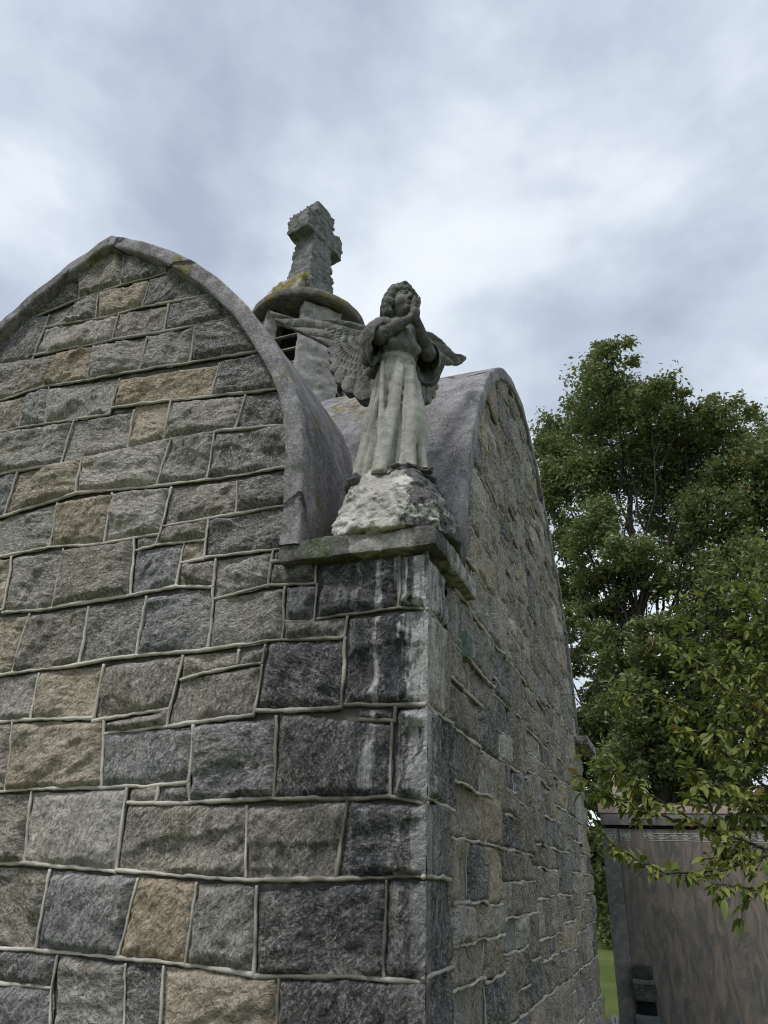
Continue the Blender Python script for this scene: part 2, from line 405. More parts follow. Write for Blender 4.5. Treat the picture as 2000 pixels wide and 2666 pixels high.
# ------------------------------------------------------------------ measured data (metres)
# split stones of the front wall: colour class, then TL, TR, BR, BL as (x, z)
STONES = [
('d',-3.18,5.674,-2.823,5.837,-2.682,5.296,-3.078,5.24),
('b',-2.823,5.837,-2.413,5.862,-2.301,5.314,-2.681,5.29),
('d',-2.413,5.862,-1.728,5.544,-1.863,5.304,-2.301,5.314),
('d',-3.651,5.414,-2.925,5.208,-2.959,4.799,-3.465,4.848),
('g',-2.925,5.208,-2.506,5.293,-2.451,5.035,-2.932,5.102),
('t',-2.506,5.293,-2.046,5.296,-2.06,5.035,-2.45,5.032),
('d',-2.046,5.296,-1.412,5.266,-1.507,4.976,-2.06,5.035),
('l',-2.922,5.094,-2.252,5.03,-2.251,4.793,-2.952,4.84),
('b',-2.252,5.03,-1.827,4.986,-1.824,4.753,-2.244,4.796),
('d',-1.827,4.986,-1.185,4.986,-1.274,4.717,-1.819,4.752),
('b',-3.446,4.843,-2.726,4.798,-2.77,4.518,-3.304,4.479),
('o',-2.726,4.798,-2.413,4.787,-2.372,4.482,-2.77,4.518),
('g',-2.413,4.787,-1.949,4.74,-1.948,4.461,-2.372,4.482),
('g',-1.949,4.74,-1.583,4.729,-1.552,4.422,-1.948,4.461),
('d',-1.583,4.729,-1.083,4.703,-1.019,4.39,-1.552,4.422),
('b',-3.304,4.479,-2.89,4.47,-2.864,4.196,-3.193,4.197),
('u',-2.89,4.47,-2.706,4.498,-2.639,4.186,-2.864,4.196),
('n',-2.706,4.498,-2.099,4.426,-2.108,4.151,-2.639,4.186),
('o',-2.099,4.426,-1.328,4.357,-1.348,4.127,-2.106,4.196),
('d',-1.328,4.357,-0.923,4.381,-0.886,4.065,-1.348,4.127),
('n',-3.193,4.197,-2.393,4.158,-2.396,3.831,-3.056,3.847),
('g',-2.393,4.158,-1.908,4.132,-1.893,3.847,-2.396,3.831),
('t',-1.917,4.17,-1.639,4.145,-1.63,3.862,-1.893,3.847),
('g',-1.639,4.145,-1.108,4.073,-1.139,3.842,-1.63,3.862),
('d',-1.108,4.073,-0.794,4.048,-0.768,3.803,-1.139,3.842),
('u',-3.059,3.854,-2.742,3.827,-2.756,3.519,-2.925,3.512),
('t',-2.742,3.827,-2.24,3.848,-2.205,3.591,-2.756,3.519),
('l',-2.24,3.848,-1.581,3.875,-1.621,3.553,-2.206,3.594),
('g',-1.581,3.875,-1.277,3.849,-1.281,3.537,-1.621,3.553),
('d',-1.277,3.849,-0.725,3.8,-0.698,3.528,-1.281,3.537),
('n',-2.905,3.478,-2.338,3.547,-2.298,3.244,-2.807,3.227),
('t',-2.338,3.547,-1.927,3.555,-1.909,3.227,-2.298,3.244),
('l',-1.927,3.555,-1.513,3.521,-1.522,3.234,-1.909,3.227),
('b',-1.513,3.521,-1.081,3.496,-1.056,3.289,-1.506,3.283),
('d',-1.081,3.496,-0.712,3.507,-0.691,3.296,-1.056,3.289),
('b',-1.506,3.283,-1.227,3.285,-1.216,3.156,-1.532,3.17),
('g',-1.688,3.228,-1.522,3.234,-1.535,3.171,-1.667,3.149),
('d',-1.227,3.285,-0.691,3.296,-0.665,3.048,-1.197,3.051),
('t',-2.804,3.221,-2.574,3.218,-2.526,2.884,-2.66,2.851),
('g',-2.574,3.218,-2.188,3.218,-2.162,2.861,-2.517,2.861),
('b',-2.188,3.218,-1.696,3.225,-1.633,2.887,-2.162,2.861),
('u',-1.667,3.149,-1.354,3.153,-1.352,2.909,-1.63,2.885),
('t',-1.354,3.153,-1.216,3.156,-1.207,3.044,-1.351,3.038),
('b',-1.351,3.038,-1.132,3.03,-1.123,2.879,-1.352,2.909),
('g',-1.132,3.03,-0.801,3.037,-0.807,2.853,-1.107,2.814),
('d',-0.801,3.037,-0.645,3.048,-0.637,2.967,-0.8,2.98),
('g',-0.8,2.98,-0.551,2.959,-0.546,2.843,-0.807,2.853),
('t',-2.653,2.834,-2.313,2.84,-2.328,2.508,-2.517,2.485),
('b',-2.313,2.84,-1.908,2.844,-1.872,2.524,-2.328,2.508),
('n',-1.908,2.844,-1.533,2.866,-1.524,2.554,-1.872,2.524),
('u',-1.533,2.866,-1.123,2.877,-1.096,2.551,-1.524,2.554),
('n',-1.107,2.814,-0.712,2.837,-0.698,2.572,-1.096,2.551),
('u',-0.702,2.839,-0.539,2.837,-0.54,2.657,-0.69,2.663),
('b',-0.689,2.66,-0.373,2.658,-0.384,2.562,-0.688,2.571),
('l',-2.517,2.485,-2.136,2.494,-2.104,2.256,-2.426,2.251),
('t',-2.136,2.494,-1.71,2.508,-1.71,2.245,-2.104,2.256),
('b',-1.71,2.508,-1.242,2.533,-1.263,2.279,-1.707,2.232),
('b',-1.634,2.22,-1.265,2.279,-1.269,2.196,-1.614,2.169),
('b',-1.242,2.533,-0.926,2.534,-0.927,2.459,-1.231,2.416),
('g',-0.926,2.534,-0.78,2.546,-0.79,2.466,-0.927,2.459),
('b',-1.231,2.413,-0.789,2.457,-0.8,2.23,-1.267,2.196),
('k',-0.767,2.563,-0.38,2.558,-0.374,2.244,-0.786,2.251),
('k',-0.37,2.652,0.022,2.654,0.022,2.24,-0.36,2.257),
('k',-0.534,2.949,-0.121,2.934,-0.12,2.677,-0.522,2.665),
('k',-0.121,2.934,0.022,2.935,0.022,2.661,-0.12,2.677),
('b',-2.491,2.25,-2.228,2.246,-2.158,1.911,-2.351,1.903),
('t',-2.228,2.246,-1.639,2.231,-1.572,1.932,-2.158,1.911),
('u',-1.625,2.178,-1.121,2.193,-1.096,1.943,-1.571,1.928),
('u',-1.121,2.193,-0.686,2.221,-0.659,1.879,-1.076,1.863),
('k',-0.676,2.238,-0.134,2.171,-0.134,1.882,-0.663,1.879),
('k',-0.302,2.231,-0.118,2.24,-0.12,2.18,-0.284,2.193),
('k',-0.111,2.233,0.022,2.238,0.022,1.859,-0.128,1.879),
('b',-1.412,1.921,-1.258,1.938,-1.254,1.863,-1.404,1.866),
('d',-1.258,1.938,-1.096,1.943,-1.075,1.859,-1.253,1.861),
('b',-2.348,1.894,-1.985,1.902,-1.929,1.601,-2.223,1.583),
('l',-1.985,1.902,-1.426,1.925,-1.398,1.581,-1.929,1.601),
('b',-1.41,1.862,-0.784,1.849,-0.753,1.574,-1.399,1.588),
('b',-0.784,1.849,-0.321,1.869,-0.356,1.589,-0.753,1.574),
('k',-0.321,1.869,0.022,1.856,0.022,1.608,-0.356,1.589),
('b',-2.222,1.579,-1.766,1.577,-1.751,1.268,-2.094,1.259),
('u',-1.766,1.577,-1.278,1.56,-1.31,1.268,-1.751,1.268),
('o',-1.278,1.56,-0.983,1.556,-0.981,1.264,-1.31,1.268),
('n',-0.983,1.556,-0.697,1.553,-0.666,1.253,-0.981,1.264),
('k',-0.69,1.532,-0.138,1.589,-0.137,1.275,-0.662,1.249),
('k',-0.138,1.589,0.022,1.594,0.022,1.279,-0.137,1.275),
('d',-2.091,1.254,-1.62,1.255,-1.619,1.14,-2.043,1.133),
('u',-2.043,1.133,-1.619,1.14,-1.557,0.904,-1.936,0.867),
('n',-1.62,1.255,-1.268,1.247,-1.215,0.937,-1.557,0.904),
('d',-1.268,1.247,-1.084,1.251,-1.047,0.953,-1.215,0.937),
('t',-1.084,1.251,-0.559,1.25,-0.545,1.002,-1.047,0.953),
('k',-0.559,1.25,0.022,1.272,0.022,1.056,-0.545,1.002)]
OAK = [(0.99, 22.18, 21.06, 1.04), (0.33, 22.84, 19.71, 1.53), (-1.24, 25.33, 19.86, 1.4), (1.5, 24.36, 19.9, 1.58), (2.62, 22.21, 18.58, 1.13), (3.77, 23.71, 18.19, 1.24), (4.54, 23.91, 19.37, 0.55), (4.89, 22.5, 17.66, 0.88), (5.99, 25.03, 17.88, 1.09), (6.26, 22.3, 15.09, 1.09), (-1.89, 23.52, 17.87, 0.9), (-2.17, 24.07, 16.16, 1.05), (-0.99, 23.69, 16.5, 1.51), (0.58, 24.38, 17.37, 1.7), (2.6, 25.05, 17.77, 1.7), (4.28, 26.01, 17.85, 1.72), (5.23, 23.05, 15.28, 1.42), (6.99, 24.65, 15.54, 1.47), (-2.01, 24.86, 14.53, 1.13), (-0.56, 23.09, 13.87, 1.27), (0.77, 21.81, 12.48, 1.03), (2.73, 26.08, 15.53, 1.53), (3.96, 23.11, 13.9, 1.41), (5.32, 23.18, 13.27, 1.38), (-1.7, 25.72, 12.93, 1.2), (-0.45, 24.37, 11.79, 1.2), (1.16, 23.87, 12.07, 1.16), (2.87, 25.2, 12.56, 1.57), (4.14, 21.93, 10.98, 1.41), (-1.29, 24.91, 10.47, 1.2), (-0.04, 23.45, 9.2, 1.18), (1.33, 22.2, 9.02, 1.1), (2.98, 24.71, 9.93, 1.55), (-1.06, 25.9, 8.6, 1.12), (0.29, 22.71, 7.24, 1.17), (1.83, 24.57, 7.86, 1.3), (3.25, 23.11, 7.45, 1.39), (5.15, 25.06, 9.88, 1.52), (0.1, 24.98, 10.7, 0.89), (-1.7, 22.76, 10.13, 0.63), (6.92, 25.45, 12.84, 1.59), (6.25, 24.69, 8.99, 1.59), (-1.94, 24.8, 6.96, 1.14), (-0.78, 25.41, 6.75, 1.28), (0.65, 23.69, 6.02, 1.24), (2.16, 25.14, 6.23, 1.35), (3.81, 25.67, 6.4, 1.48), (4.78, 22.25, 6.59, 1.3), (-2.43, 25.54, 9.19, 0.91), (4.21, 23.53, 8.8, 1.3), (0.4, 23.91, 5.07, 0.97), (-0.48, 22.44, 5.12, 0.81), (1.5, 24.87, 5.18, 0.99), (2.59, 23.08, 4.94, 0.91)]
CHERRY = [(0.02, [(1.75, 1.9, 1.605), (1.465, 1.7, 1.797), (1.282, 1.6, 1.824), (1.136, 1.5, 1.847), (0.997, 1.42, 1.909), (0.829, 1.34, 2.026), (0.69, 1.28, 2.118), (0.593, 1.25, 2.196), (0.513, 1.22, 2.217)]), (0.01, [(0.979, 1.42, 1.909), (0.852, 1.35, 1.924), (0.746, 1.3, 1.952), (0.64, 1.25, 1.993), (0.561, 1.22, 2.04), (0.484, 1.2, 2.091)]), (0.009, [(1.547, 1.6, 1.751), (1.337, 1.5, 1.786), (1.14, 1.4, 1.692), (0.925, 1.3, 1.665), (0.785, 1.25, 1.673), (0.696, 1.2, 1.73), (0.612, 1.2, 1.792), (0.551, 1.18, 1.842)]), (0.022, [(1.992, 2.2, 1.858), (1.709, 2.1, 2.191), (1.496, 2.0, 2.383), (1.307, 1.95, 2.502), (1.102, 1.9, 2.567), (0.893, 1.85, 2.647), (0.722, 1.8, 2.708), (0.561, 1.78, 2.742)]), (0.018, [(1.709, 2.1, 2.191), (1.566, 2.1, 2.591), (1.451, 2.1, 2.908), (1.306, 2.1, 3.123), (1.183, 2.05, 3.25), (1.079, 2.0, 3.323)]), (0.016, [(1.841, 2.3, 2.391), (1.745, 2.3, 2.844), (1.658, 2.3, 3.212), (1.582, 2.3, 3.439), (1.506, 2.3, 3.561)]), (0.014, [(1.841, 2.3, 2.391), (1.841, 2.3, 2.989), (1.831, 2.3, 3.386), (1.794, 2.3, 3.673), (1.774, 2.3, 3.823)]), (0.012, [(1.496, 2.0, 2.383), (1.343, 2.0, 2.695), (1.21, 1.95, 2.834), (1.128, 1.9, 2.887)]), (0.012, [(1.465, 1.7, 1.797), (1.349, 1.65, 1.967), (1.216, 1.6, 2.076), (1.09, 1.55, 2.129)]), (0.012, [(1.521, 1.8, 2.019), (1.357, 1.75, 2.171), (1.218, 1.7, 2.288), (1.071, 1.7, 2.376), (1.033, 1.65, 2.4)]), (0.01, [(1.547, 1.6, 1.751), (1.359, 1.3, 1.656), (1.262, 1.2, 1.621), (1.176, 1.15, 1.605), (1.08, 1.1, 1.622), (1.021, 1.1, 1.651)]), (0.01, [(1.136, 1.5, 1.847), (1.104, 1.5, 1.99), (1.056, 1.5, 2.104), (1.023, 1.5, 2.202)]), (0.009, [(1.282, 1.6, 1.824), (1.156, 1.5, 1.755), (1.045, 1.45, 1.742)]), (0.012, [(1.725, 2.2, 2.49), (1.568, 2.2, 2.779), (1.431, 2.2, 2.886), (1.291, 2.1, 2.893)]), (0.012, [(1.719, 2.0, 2.037), (1.531, 1.9, 2.107), (1.355, 1.8, 2.037), (1.225, 1.7, 1.989)]), (0.01, [(1.841, 2.3, 2.989), (1.661, 2.3, 3.105), (1.534, 2.3, 3.168)])]
CAM_R = [[0.93732, -0.129328, -0.323582], [0.346689, 0.439849, 0.828456], [0.035185, -0.888711, 0.457116]]
CAM_C = [0.9041, -2.8605, 1.6]
SKY_OFF1 = (3.1, 7.4, 0)
SKY_OFF2 = (1.7, 2.2, 4.0)
# ------------------------------------------------------------------ mausoleum
XC, YC = -2.44, 3.0            # crossing of the two vaults
WX0, WY1 = -4.88, 6.0          # far ends of the front and side walls
ZS = 3.02                      # springing height
PF = np.array([(0, 5.78), (.137, 5.665), (.26, 5.52), (.39, 5.33), (.56, 5.04), (.72, 4.70), (.83, 4.38), (.934, 4.02), (.975, 3.75), (.995, 3.4), (1, ZS)])
PS = np.array([(0, 5.82), (.1, 5.79), (.2, 5.69), (.3, 5.53), (.42, 5.30), (.6, 4.90), (.76, 4.48), (.88, 4.04), (.955, 3.6), (.99, 3.25), (1, ZS)])
HF, HS = 1.83, 2.60
def spline(P, n=90):
    t = np.r_[0, np.cumsum(np.linalg.norm(np.diff(P, axis=0), axis=1))]; tt = np.linspace(0, t[-1], n)
    # monotone-ish smoothing of a linear interpolation
    Q = np.stack([np.interp(tt, t, P[:, 0]), np.interp(tt, t, P[:, 1])], 1)
    for _ in range(60):
        Q[1:-1] = .25 * Q[:-2] + .5 * Q[1:-1] + .25 * Q[2:]
    return Q
QF, QS = spline(PF), spline(PS)
def prof_pts(Q, H):            # full arch, left to right: offsets along the wall, heights
    P = Q * [H, 1]
    return np.concatenate([P[::-1] * [-1, 1], P[1:]])
ARF = prof_pts(QF, HF)
ARS = spline(np.array([(-2.58, 3.02), (-2.53, 3.3), (-2.36, 3.78), (-2.02, 4.46), (-1.6, 5.04), (-1.13, 5.47), (-.55, 5.77), (-.1, 5.85), (.3, 5.81), (.7, 5.63), (1.15, 5.32), (1.6, 4.99), (2.05, 4.58), (2.4, 4.05), (2.6, 3.5), (2.66, 3.02)]), 181)
def zmax(a, arch): return np.interp(a, arch[:, 0], arch[:, 1], left=ZS, right=ZS)

maus = empty('mausoleum', (XC, YC, 0), 'grey rough stone mausoleum with pointed vault roofs and pale raised mortar lines', 'mausoleum')
def local(o):                  # keep world placement under the mausoleum's empty
    o.matrix_parent_inverse = Matrix.Translation((-XC, -YC, 0)); return o

SC = {'g': (.325, .312, .29), 'd': (.122, .127, .137), 'k': (.047, .050, .055), 't': (.46, .395, .29), 'o': (.44, .35, .235),
      'b': (.30, .278, .235), 'l': (.50, .48, .44), 'u': (.245, .258, .278), 'n': (.30, .30, .265)}
class Wall:
    def __init__(s, axis, arch, centre):
        s.axis, s.arch, s.c = axis, arch, centre
        s.V = []; s.F = []; s.C = []; s.G = []; s.n = 0; s.beads = MB(); s.k = 0
    def to3(s, a, z, h):
        return np.stack([a, -h, z], -1) if s.axis == 0 else np.stack([h, a, z], -1)
    def stone(s, q, c, corner=None, step=.0095, bead=True):
        """q = TL, TR, BR, BL as (along, z)"""
        s.k += 1; k = s.k
        q = np.array(q, float).reshape(4, 2)
        w = max(np.linalg.norm(q[1] - q[0]), np.linalg.norm(q[2] - q[3])); hh = max(np.linalg.norm(q[0] - q[3]), np.linalg.norm(q[1] - q[2]))
        if max(w, hh) < .03: return
        n, m = max(4, int(w / step)), max(4, int(hh / step))
        u, v = np.meshgrid(np.linspace(0, 1, n), np.linspace(0, 1, m), indexing='ij')
        uu = u * w; vv = v * hh
        P = ((1 - u) * (1 - v))[..., None] * q[0] + (u * (1 - v))[..., None] * q[1] + (u * v)[..., None] * q[2] + ((1 - u) * v)[..., None] * q[3]
        P3 = np.concatenate([P, np.full(P.shape[:2] + (1,), s.axis * 7.)], -1)
        # ragged outline
        wob = (np.stack([fbm(P3 * 9, 3, 3), fbm(P3 * 9, 3, 4)], -1) - .5) * .03
        cw = sstep(0, .08, w - uu if corner == 'R' else uu) if corner else 1.
        P = P + wob * (cw[..., None] if corner else 1.)
        eL, eR, eT, eB = uu, w - uu, vv, hh - vv
        if corner == 'R': eR = np.full_like(uu, 1.)
        if corner == 'L': eL = np.full_like(uu, 1.)
        e = np.minimum(np.minimum(eL, eR), np.minimum(eT, eB))
        e = e + (fbm(P3 * 26, 3, 8) - .5) * .02
        r = random.Random(k * 31 + s.axis * 977)
        rot = r.uniform(-.5, .5) if r.random() < .7 else r.uniform(.9, 1.5)
        if s.axis: rot = r.uniform(1.2, 1.75)
        ca, sa = math.cos(rot), math.sin(rot)
        g = np.stack([P[..., 0] * ca + P[..., 1] * sa, -P[..., 0] * sa + P[..., 1] * ca, np.full_like(u, k * 1.37)], -1)
        bul = .012 + (.022 if s.axis else .028) * r.random()
        h = -.006 + .010 * sstep(0, .018, e) + bul * sstep(0, .018 if s.axis else .042, e)
        ann = g * [3.2, 9, 1]
        h = h + (fbm(ann, 4, 21) - .5) * (.034 if s.axis else .060) * sstep(0, .03 if s.axis else .06, e)
        h = h + (ridged(g * ([7, 24, 1] if s.axis else [10, 17, 1]), 4, 5) - .6) * (.026 if s.axis else .026) * sstep(0, .03, e)
        h = h + (fbm(g * [38, 60, 1], 2, 9) - .5) * .008
        # broken facets
        for _ in range(r.choice([0, 1, 1, 2, 3])):
            an = r.uniform(0, 6.28); cx, cy = w * r.uniform(.15, .85), hh * r.uniform(.3, 1.)
            dd = (uu - cx) * math.cos(an) + (vv - cy) * math.sin(an) + (fbm(P3 * 11, 3, 31) - .5) * .09
            lim = r.uniform(.05, .14)
            d2 = np.clip(dd, 0, lim)
            h = h - (sstep(0, .010, dd) * r.uniform(.004, .014) + d2 * r.uniform(.05, .34)) * sstep(lim * 2.4, lim * 1.2, dd) * sstep(0, .02, e)
        h = np.maximum(h, -.010)
        if corner:
            t = sstep(.06, .0, (w - uu) if corner == 'R' else uu)
            h = h * (1 - t) + t * (.022 + (fbm(P3[..., 1:2].repeat(3, -1) * 12, 2, 2) - .5) * .01)
        a, z = P[..., 0], P[..., 1]
        z = np.minimum(z, zmax(a - s.c, s.arch) - .07)
        V = s.to3(a, z, h).reshape(-1, 3)
        f = gridfaces(n, m) + s.n
        if s.axis == 0: f = f[:, ::-1]
        if s.axis == 1: f = f[:, ::-1]
        s.V.append(V); s.F.append(f); s.n += len(V)
        base = np.array(SC[c]) * (r.uniform(.6, 1.3) if s.axis else r.uniform(.82, 1.2))
        cc = np.concatenate([np.tile(base, (len(V), 1)), np.full((len(V), 1), 1. if c in 'tobn' else .25)], 1)
        s.C.append(cc); s.G.append((g + [0, 0, 0]).reshape(-1, 3))
        if bead:
            s.bead(q[3], q[2]); s.bead(q[1], q[2], .45 if s.axis else .8) if corner != 'R' else None
    def bead(s, p, q, f=1.):
        p, q = np.array(p), np.array(q); L = np.linalg.norm(q - p)
        if L < .02: return
        n = max(3, int(L / .011)); t = np.linspace(-.004 / L, 1 + .004 / L, n)[:, None]
        P = p + (q - p) * t
        P3 = np.concatenate([P, np.full((n, 1), s.axis * 5.)], 1)
        A = .034 if s.axis else .017
        wob = np.stack([fbm(P3 * 4.2, 3, 51), fbm(P3 * 4.2, 3, 52)], 1) - .5
        P = P + wob * A + (np.stack([fbm(P3 * 22, 2, 53), fbm(P3 * 22, 2, 54)], 1) - .5) * .008
        keep = P[:, 1] < zmax(P[:, 0] - s.c, s.arch) - .05
        if keep.sum() < 3: return
        P = P[keep]; P3 = P3[keep]
        h = (.013 if s.axis else .005) + (fbm(P3 * 7, 3, 61) - .5) * (.030 if s.axis else .026)
        r = (.0089 + (fbm(P3 * 3, 2, 73) - .5) * .009 + (fbm(P3 * 17, 3, 71) - .5) * .010) * f
        if f < .5: h = h - .016
        s.beads.add(*tube(s.to3(P[:, 0], P[:, 1], h), r, 7))
    def build(s, name, label):
        o = local(mesh_obj(name, np.concatenate(s.V), np.concatenate(s.F), M_STONE, maus,
                     attrs={'stone_col': ('FLOAT_COLOR', np.concatenate(s.C)), 'grain': ('FLOAT_VECTOR', np.concatenate(s.G))}))
        o['label'] = label
        b = s.beads.build('mortar_joints', M_MORTAR, o)
        return o

front = Wall(0, ARF, XC)
left_edge = {}
for st in STONES:
    q = np.array(st[1:]).reshape(4, 2)
    front.stone(q, st[0], 'R' if min(q[1, 0], q[2, 0]) > .01 else None)
def filler(W, a0, a1, z0, z1, rr, cols, split=.3, step=.014, corners=(False, False), slope=0., wr=(.3, .72)):
    a = a0; sh = rr.uniform(-.03, .03)
    while a < a1 - .02:
        b = a + rr.uniform(*wr)
        if a1 - b < .2: b = a1
        tl = rr.uniform(-.03, .03) if b < a1 else 0
        c = rr.choice(cols); cor = 'L' if (corners[0] and a == a0) else None
        A0 = a + (sh if a > a0 else 0)
        if rr.random() < split and not cor and z1 - z0 > .2:
            zm = z0 + (z1 - z0) * rr.uniform(.4, .7)
            W.stone([(A0, z1), (b + tl, z1), (b, zm), (A0, zm)], c, cor, step)
            am = a + (b - a) * rr.uniform(.35, .65)
            if rr.random() < .5 and b - a > .4:
                W.stone([(A0, zm), (am, zm), (am, z0), (a, z0)], rr.choice(cols), cor, step)
                W.stone([(am, zm), (b, zm), (b, z0), (am, z0)], rr.choice(cols), None, step)
            else: W.stone([(A0, zm), (b, zm), (b, z0), (a, z0)], rr.choice(cols), cor, step)
        else:
            W.stone([(A0, z1), (b + tl, z1), (b, z0), (a, z0)], c, cor, step)
        sh = tl; a = b
rr = random.Random(5)
# the rest of the front wall, left of and below the stones above
allq = [np.array(t[1:]).reshape(4, 2) for t in STONES]
for z0, z1 in ((-.06, .3), (.3, .63), (.63, .96)): filler(front, WX0, .022, z0, z1, rr, 'ggbutldn', .2, .02)
for q in allq:
    zm = (q[0, 1] + q[3, 1]) / 2; xl = min(q[0, 0], q[3, 0])
    if any(o is not q and o[:, 0].mean() < q[:, 0].mean() and o[1, 1] > zm > o[2, 1] for o in allq): continue
    a = WX0; xt, xb = q[0, 0], q[3, 0]; zt, zb = q[0, 1], q[3, 1]; pt = pb = a
    while True:                                             # carry the course on to the left end of the wall
        b = a + rr.uniform(.32, .72); last = b > xl - .28
        nt, nb = (xt, xb) if last else (b + rr.uniform(-.03, .03), b)
        front.stone([(pt, zt), (nt, zt), (nb, zb), (pb, zb)], rr.choice('ggbutldn'), None, .018)
        if last: break
        a, pt, pb = b, nt, nb
xs0 = min(q[3, 0] for q in allq if q[:, 1].min() < 1.25)
low = [q for q in allq if q[2, 1] < 1.28]
for q in low:                                               # close the gap down to the lower courses
    if q[3, 1] > .99 and not any(o[:, 1].mean() < q[:, 1].mean() - .05 and o[:, 0].min() < q[3:, 0].mean() + .1 and o[:, 0].max() > q[3, 0] + .05 for o in allq): front.stone([tuple(q[3]), tuple(q[2]), (q[2, 0], .96), (q[3, 0], .96)], rr.choice('gbud'), None, .02)
front.build('front_wall', 'front wall of grey and tan split stone')

side = Wall(1, ARS, YC)
cz = [-.06, .3, .63, .96, 1.29, 1.604, 1.877, 2.238, 2.653, 2.92]
scols = 'gbbbtlbgblbtdu'
qw = []
for i, (z0, z1) in enumerate(zip(cz[:-1], cz[1:])):
    w = rr.uniform(.26, .42); qw.append((z0, z1, w))
    side.stone([(-.022, z1), (w, z1), (w, z0), (-.022, z0)], 't' if i == 7 else rr.choice('kugd'), 'L', .012)
def split_wall(a0, a1, z0, z1):
    """random ashlar without running courses"""
    w, h = a1 - a0, z1 - z0
    if w < rr.uniform(.42, .80) and h < rr.uniform(.24, .44):
        sl = rr.uniform(-.022, .022)
        side.stone([(a0, z1 + sl), (a1, z1 - sl), (a1 + rr.uniform(-.015, .015), z0), (a0, z0)], rr.choice(scols), None, .0115); return
    if w / .56 > h / .31 * rr.uniform(.75, 1.3):
        m = a0 + w * rr.uniform(.36, .64); split_wall(a0, m, z0, z1); split_wall(m, a1, z0, z1)
    else:
        m = z0 + h * rr.uniform(.33, .67); split_wall(a0, a1, z0, m); split_wall(a0, a1, m, z1)
for z0, z1, w in qw:
    if z1 < 1.: filler(side, w, WY1, z0, z1, rr, scols, .35, .014, wr=(.26, .7))
split_wall(.36, 2.4, .96, 2.92); split_wall(2.4, 4.3, .96, 3.3); split_wall(4.3, WY1, .96, 2.95)
split_wall(.45, 2.4, 2.92, 5.6); split_wall(2.4, 4.3, 3.3, 5.9); split_wall(4.3, WY1 - .3, 2.95, 5.4)
side_wall = side.build('side_wall', 'side wall of grey and brown split stone')

# masonry core behind the stones (recessed mortar, coloured dark for shadow gaps in the joints) and the two hidden walls
core = MB()
def arch_plate(axis, arch, c, lo, hi, ext0, ext1):
    """solid slab of wall with an arched top between depths lo and hi"""
    A = arch[(np.arange(len(arch)) % 3) == 0]
    pts = [(ext0, -.1), (ext0, ZS - .1), *[(c + a, z - .09) for a, z in A], (ext1, ZS - .1), (ext1, -.1)]
    n = len(pts); V = []
    for dpt in (lo, hi):
        for a, z in pts: V.append((a, dpt, z) if axis == 0 else (dpt, a, z))
    F4 = np.array([[i, (i + 1) % n, n + (i + 1) % n, n + i] for i in range(n)])
    core.add(V, [F4, np.array([list(range(n))[::-1], list(range(n, 2 * n))])])
arch_plate(0, ARF, XC, 0.016, .35, WX0 + .004, -.012)
arch_plate(0, ARF, XC, WY1 - .35, WY1 + .03, WX0 + .004, -.006)
arch_plate(1, ARS, YC, -.35, -.016, .352, WY1 - .352)
arch_plate(1, ARS, YC, WX0, WX0 + .35, .352, WY1 - .352)
local(core.build('wall_core', mat_plain('core_mortar_shade', (.10, .095, .085), .95, .35, 20), maus, smooth=False))

# copper vent in the side wall
vent = MB()
vent.box(.0, .040, .59, .70, 2.61, 2.745, 0)
for k in range(4): vent.box(.0405, .046, .60 + k * .025, .611 + k * .025, 2.622, 2.732)
local(vent.build('vent', mat_plain('verdigris', (.15, .21, .18), .8, .4, 25), maus, smooth=False))

# vault shells
def shell(name, arch, c, axis, d0, d1, t=.105):
    A = np.concatenate([arch[:1] - [0, .0], arch, arch[-1:]])
    A = arch
    T = np.gradient(A, axis=0); Nn = np.stack([-T[:, 1], T[:, 0]], 1); Nn /= np.linalg.norm(Nn, axis=1, keepdims=True)
    Nn[Nn[:, 1] < -.2] *= -1
    In = A - Nn * t
    In[0, 1] = A[0, 1]; In[-1, 1] = A[-1, 1]
    rows = []
    # cross-section ring: outer surface, rounded edge, front band, inner edge
    deps = np.r_[d0 + np.array([.018, .005]) * np.sign(d1 - d0), np.linspace(d0 + .035 * np.sign(d1 - d0), d1, int(abs(d1 - d0) / .05))]
    prof = [(In, d0 + .30 * np.sign(d1 - d0)), (In, d0 + .1 * np.sign(d1 - d0)), (In, d0 + .012 * np.sign(d1 - d0)), (In + (A - In) * .06, d0), (In + (A - In) * .3, d0), (In + (A - In) * .55, d0), (In + (A - In) * .8, d0), (A - Nn * .012, d0 + .002 * np.sign(d1 - d0)),
            (A - Nn * .003, d0 + .008 * np.sign(d1 - d0))] + [(A, d) for d in deps[2:]]
    for Q, d in prof:
        a = c + Q[:, 0]; z = Q[:, 1]; dd = np.full_like(a, d)
        rows.append(np.stack([a, dd, z], 1) if axis == 0 else np.stack([dd, a, z], 1))
    V = np.array(rows); nr, na = V.shape[:2]
    nn = np.stack([Nn[:, 0], np.zeros(na), Nn[:, 1]], 1) if axis == 0 else np.stack([np.zeros(na), Nn[:, 0], Nn[:, 1]], 1)
    h = (fbm(V.reshape(-1, 3) * 1.6, 3, 91) - .5) * .03 + (fbm(V.reshape(-1, 3) * 9, 4, 92) - .5) * .012
    V = V + nn[None] * h.reshape(nr, na, 1)
    h2 = ((fbm(V.reshape(-1, 3) * 7, 3, 95) - .5) * .02).reshape(nr, na)
    if axis == 0: V[..., 1] += h2
    else: V[..., 0] += h2
    f = gridfaces(nr, na)
    if (axis == 0): f = f[:, ::-1]
    o = local(mesh_obj(name, V.reshape(-1, 3), f, M_ROOF, maus))
    return o
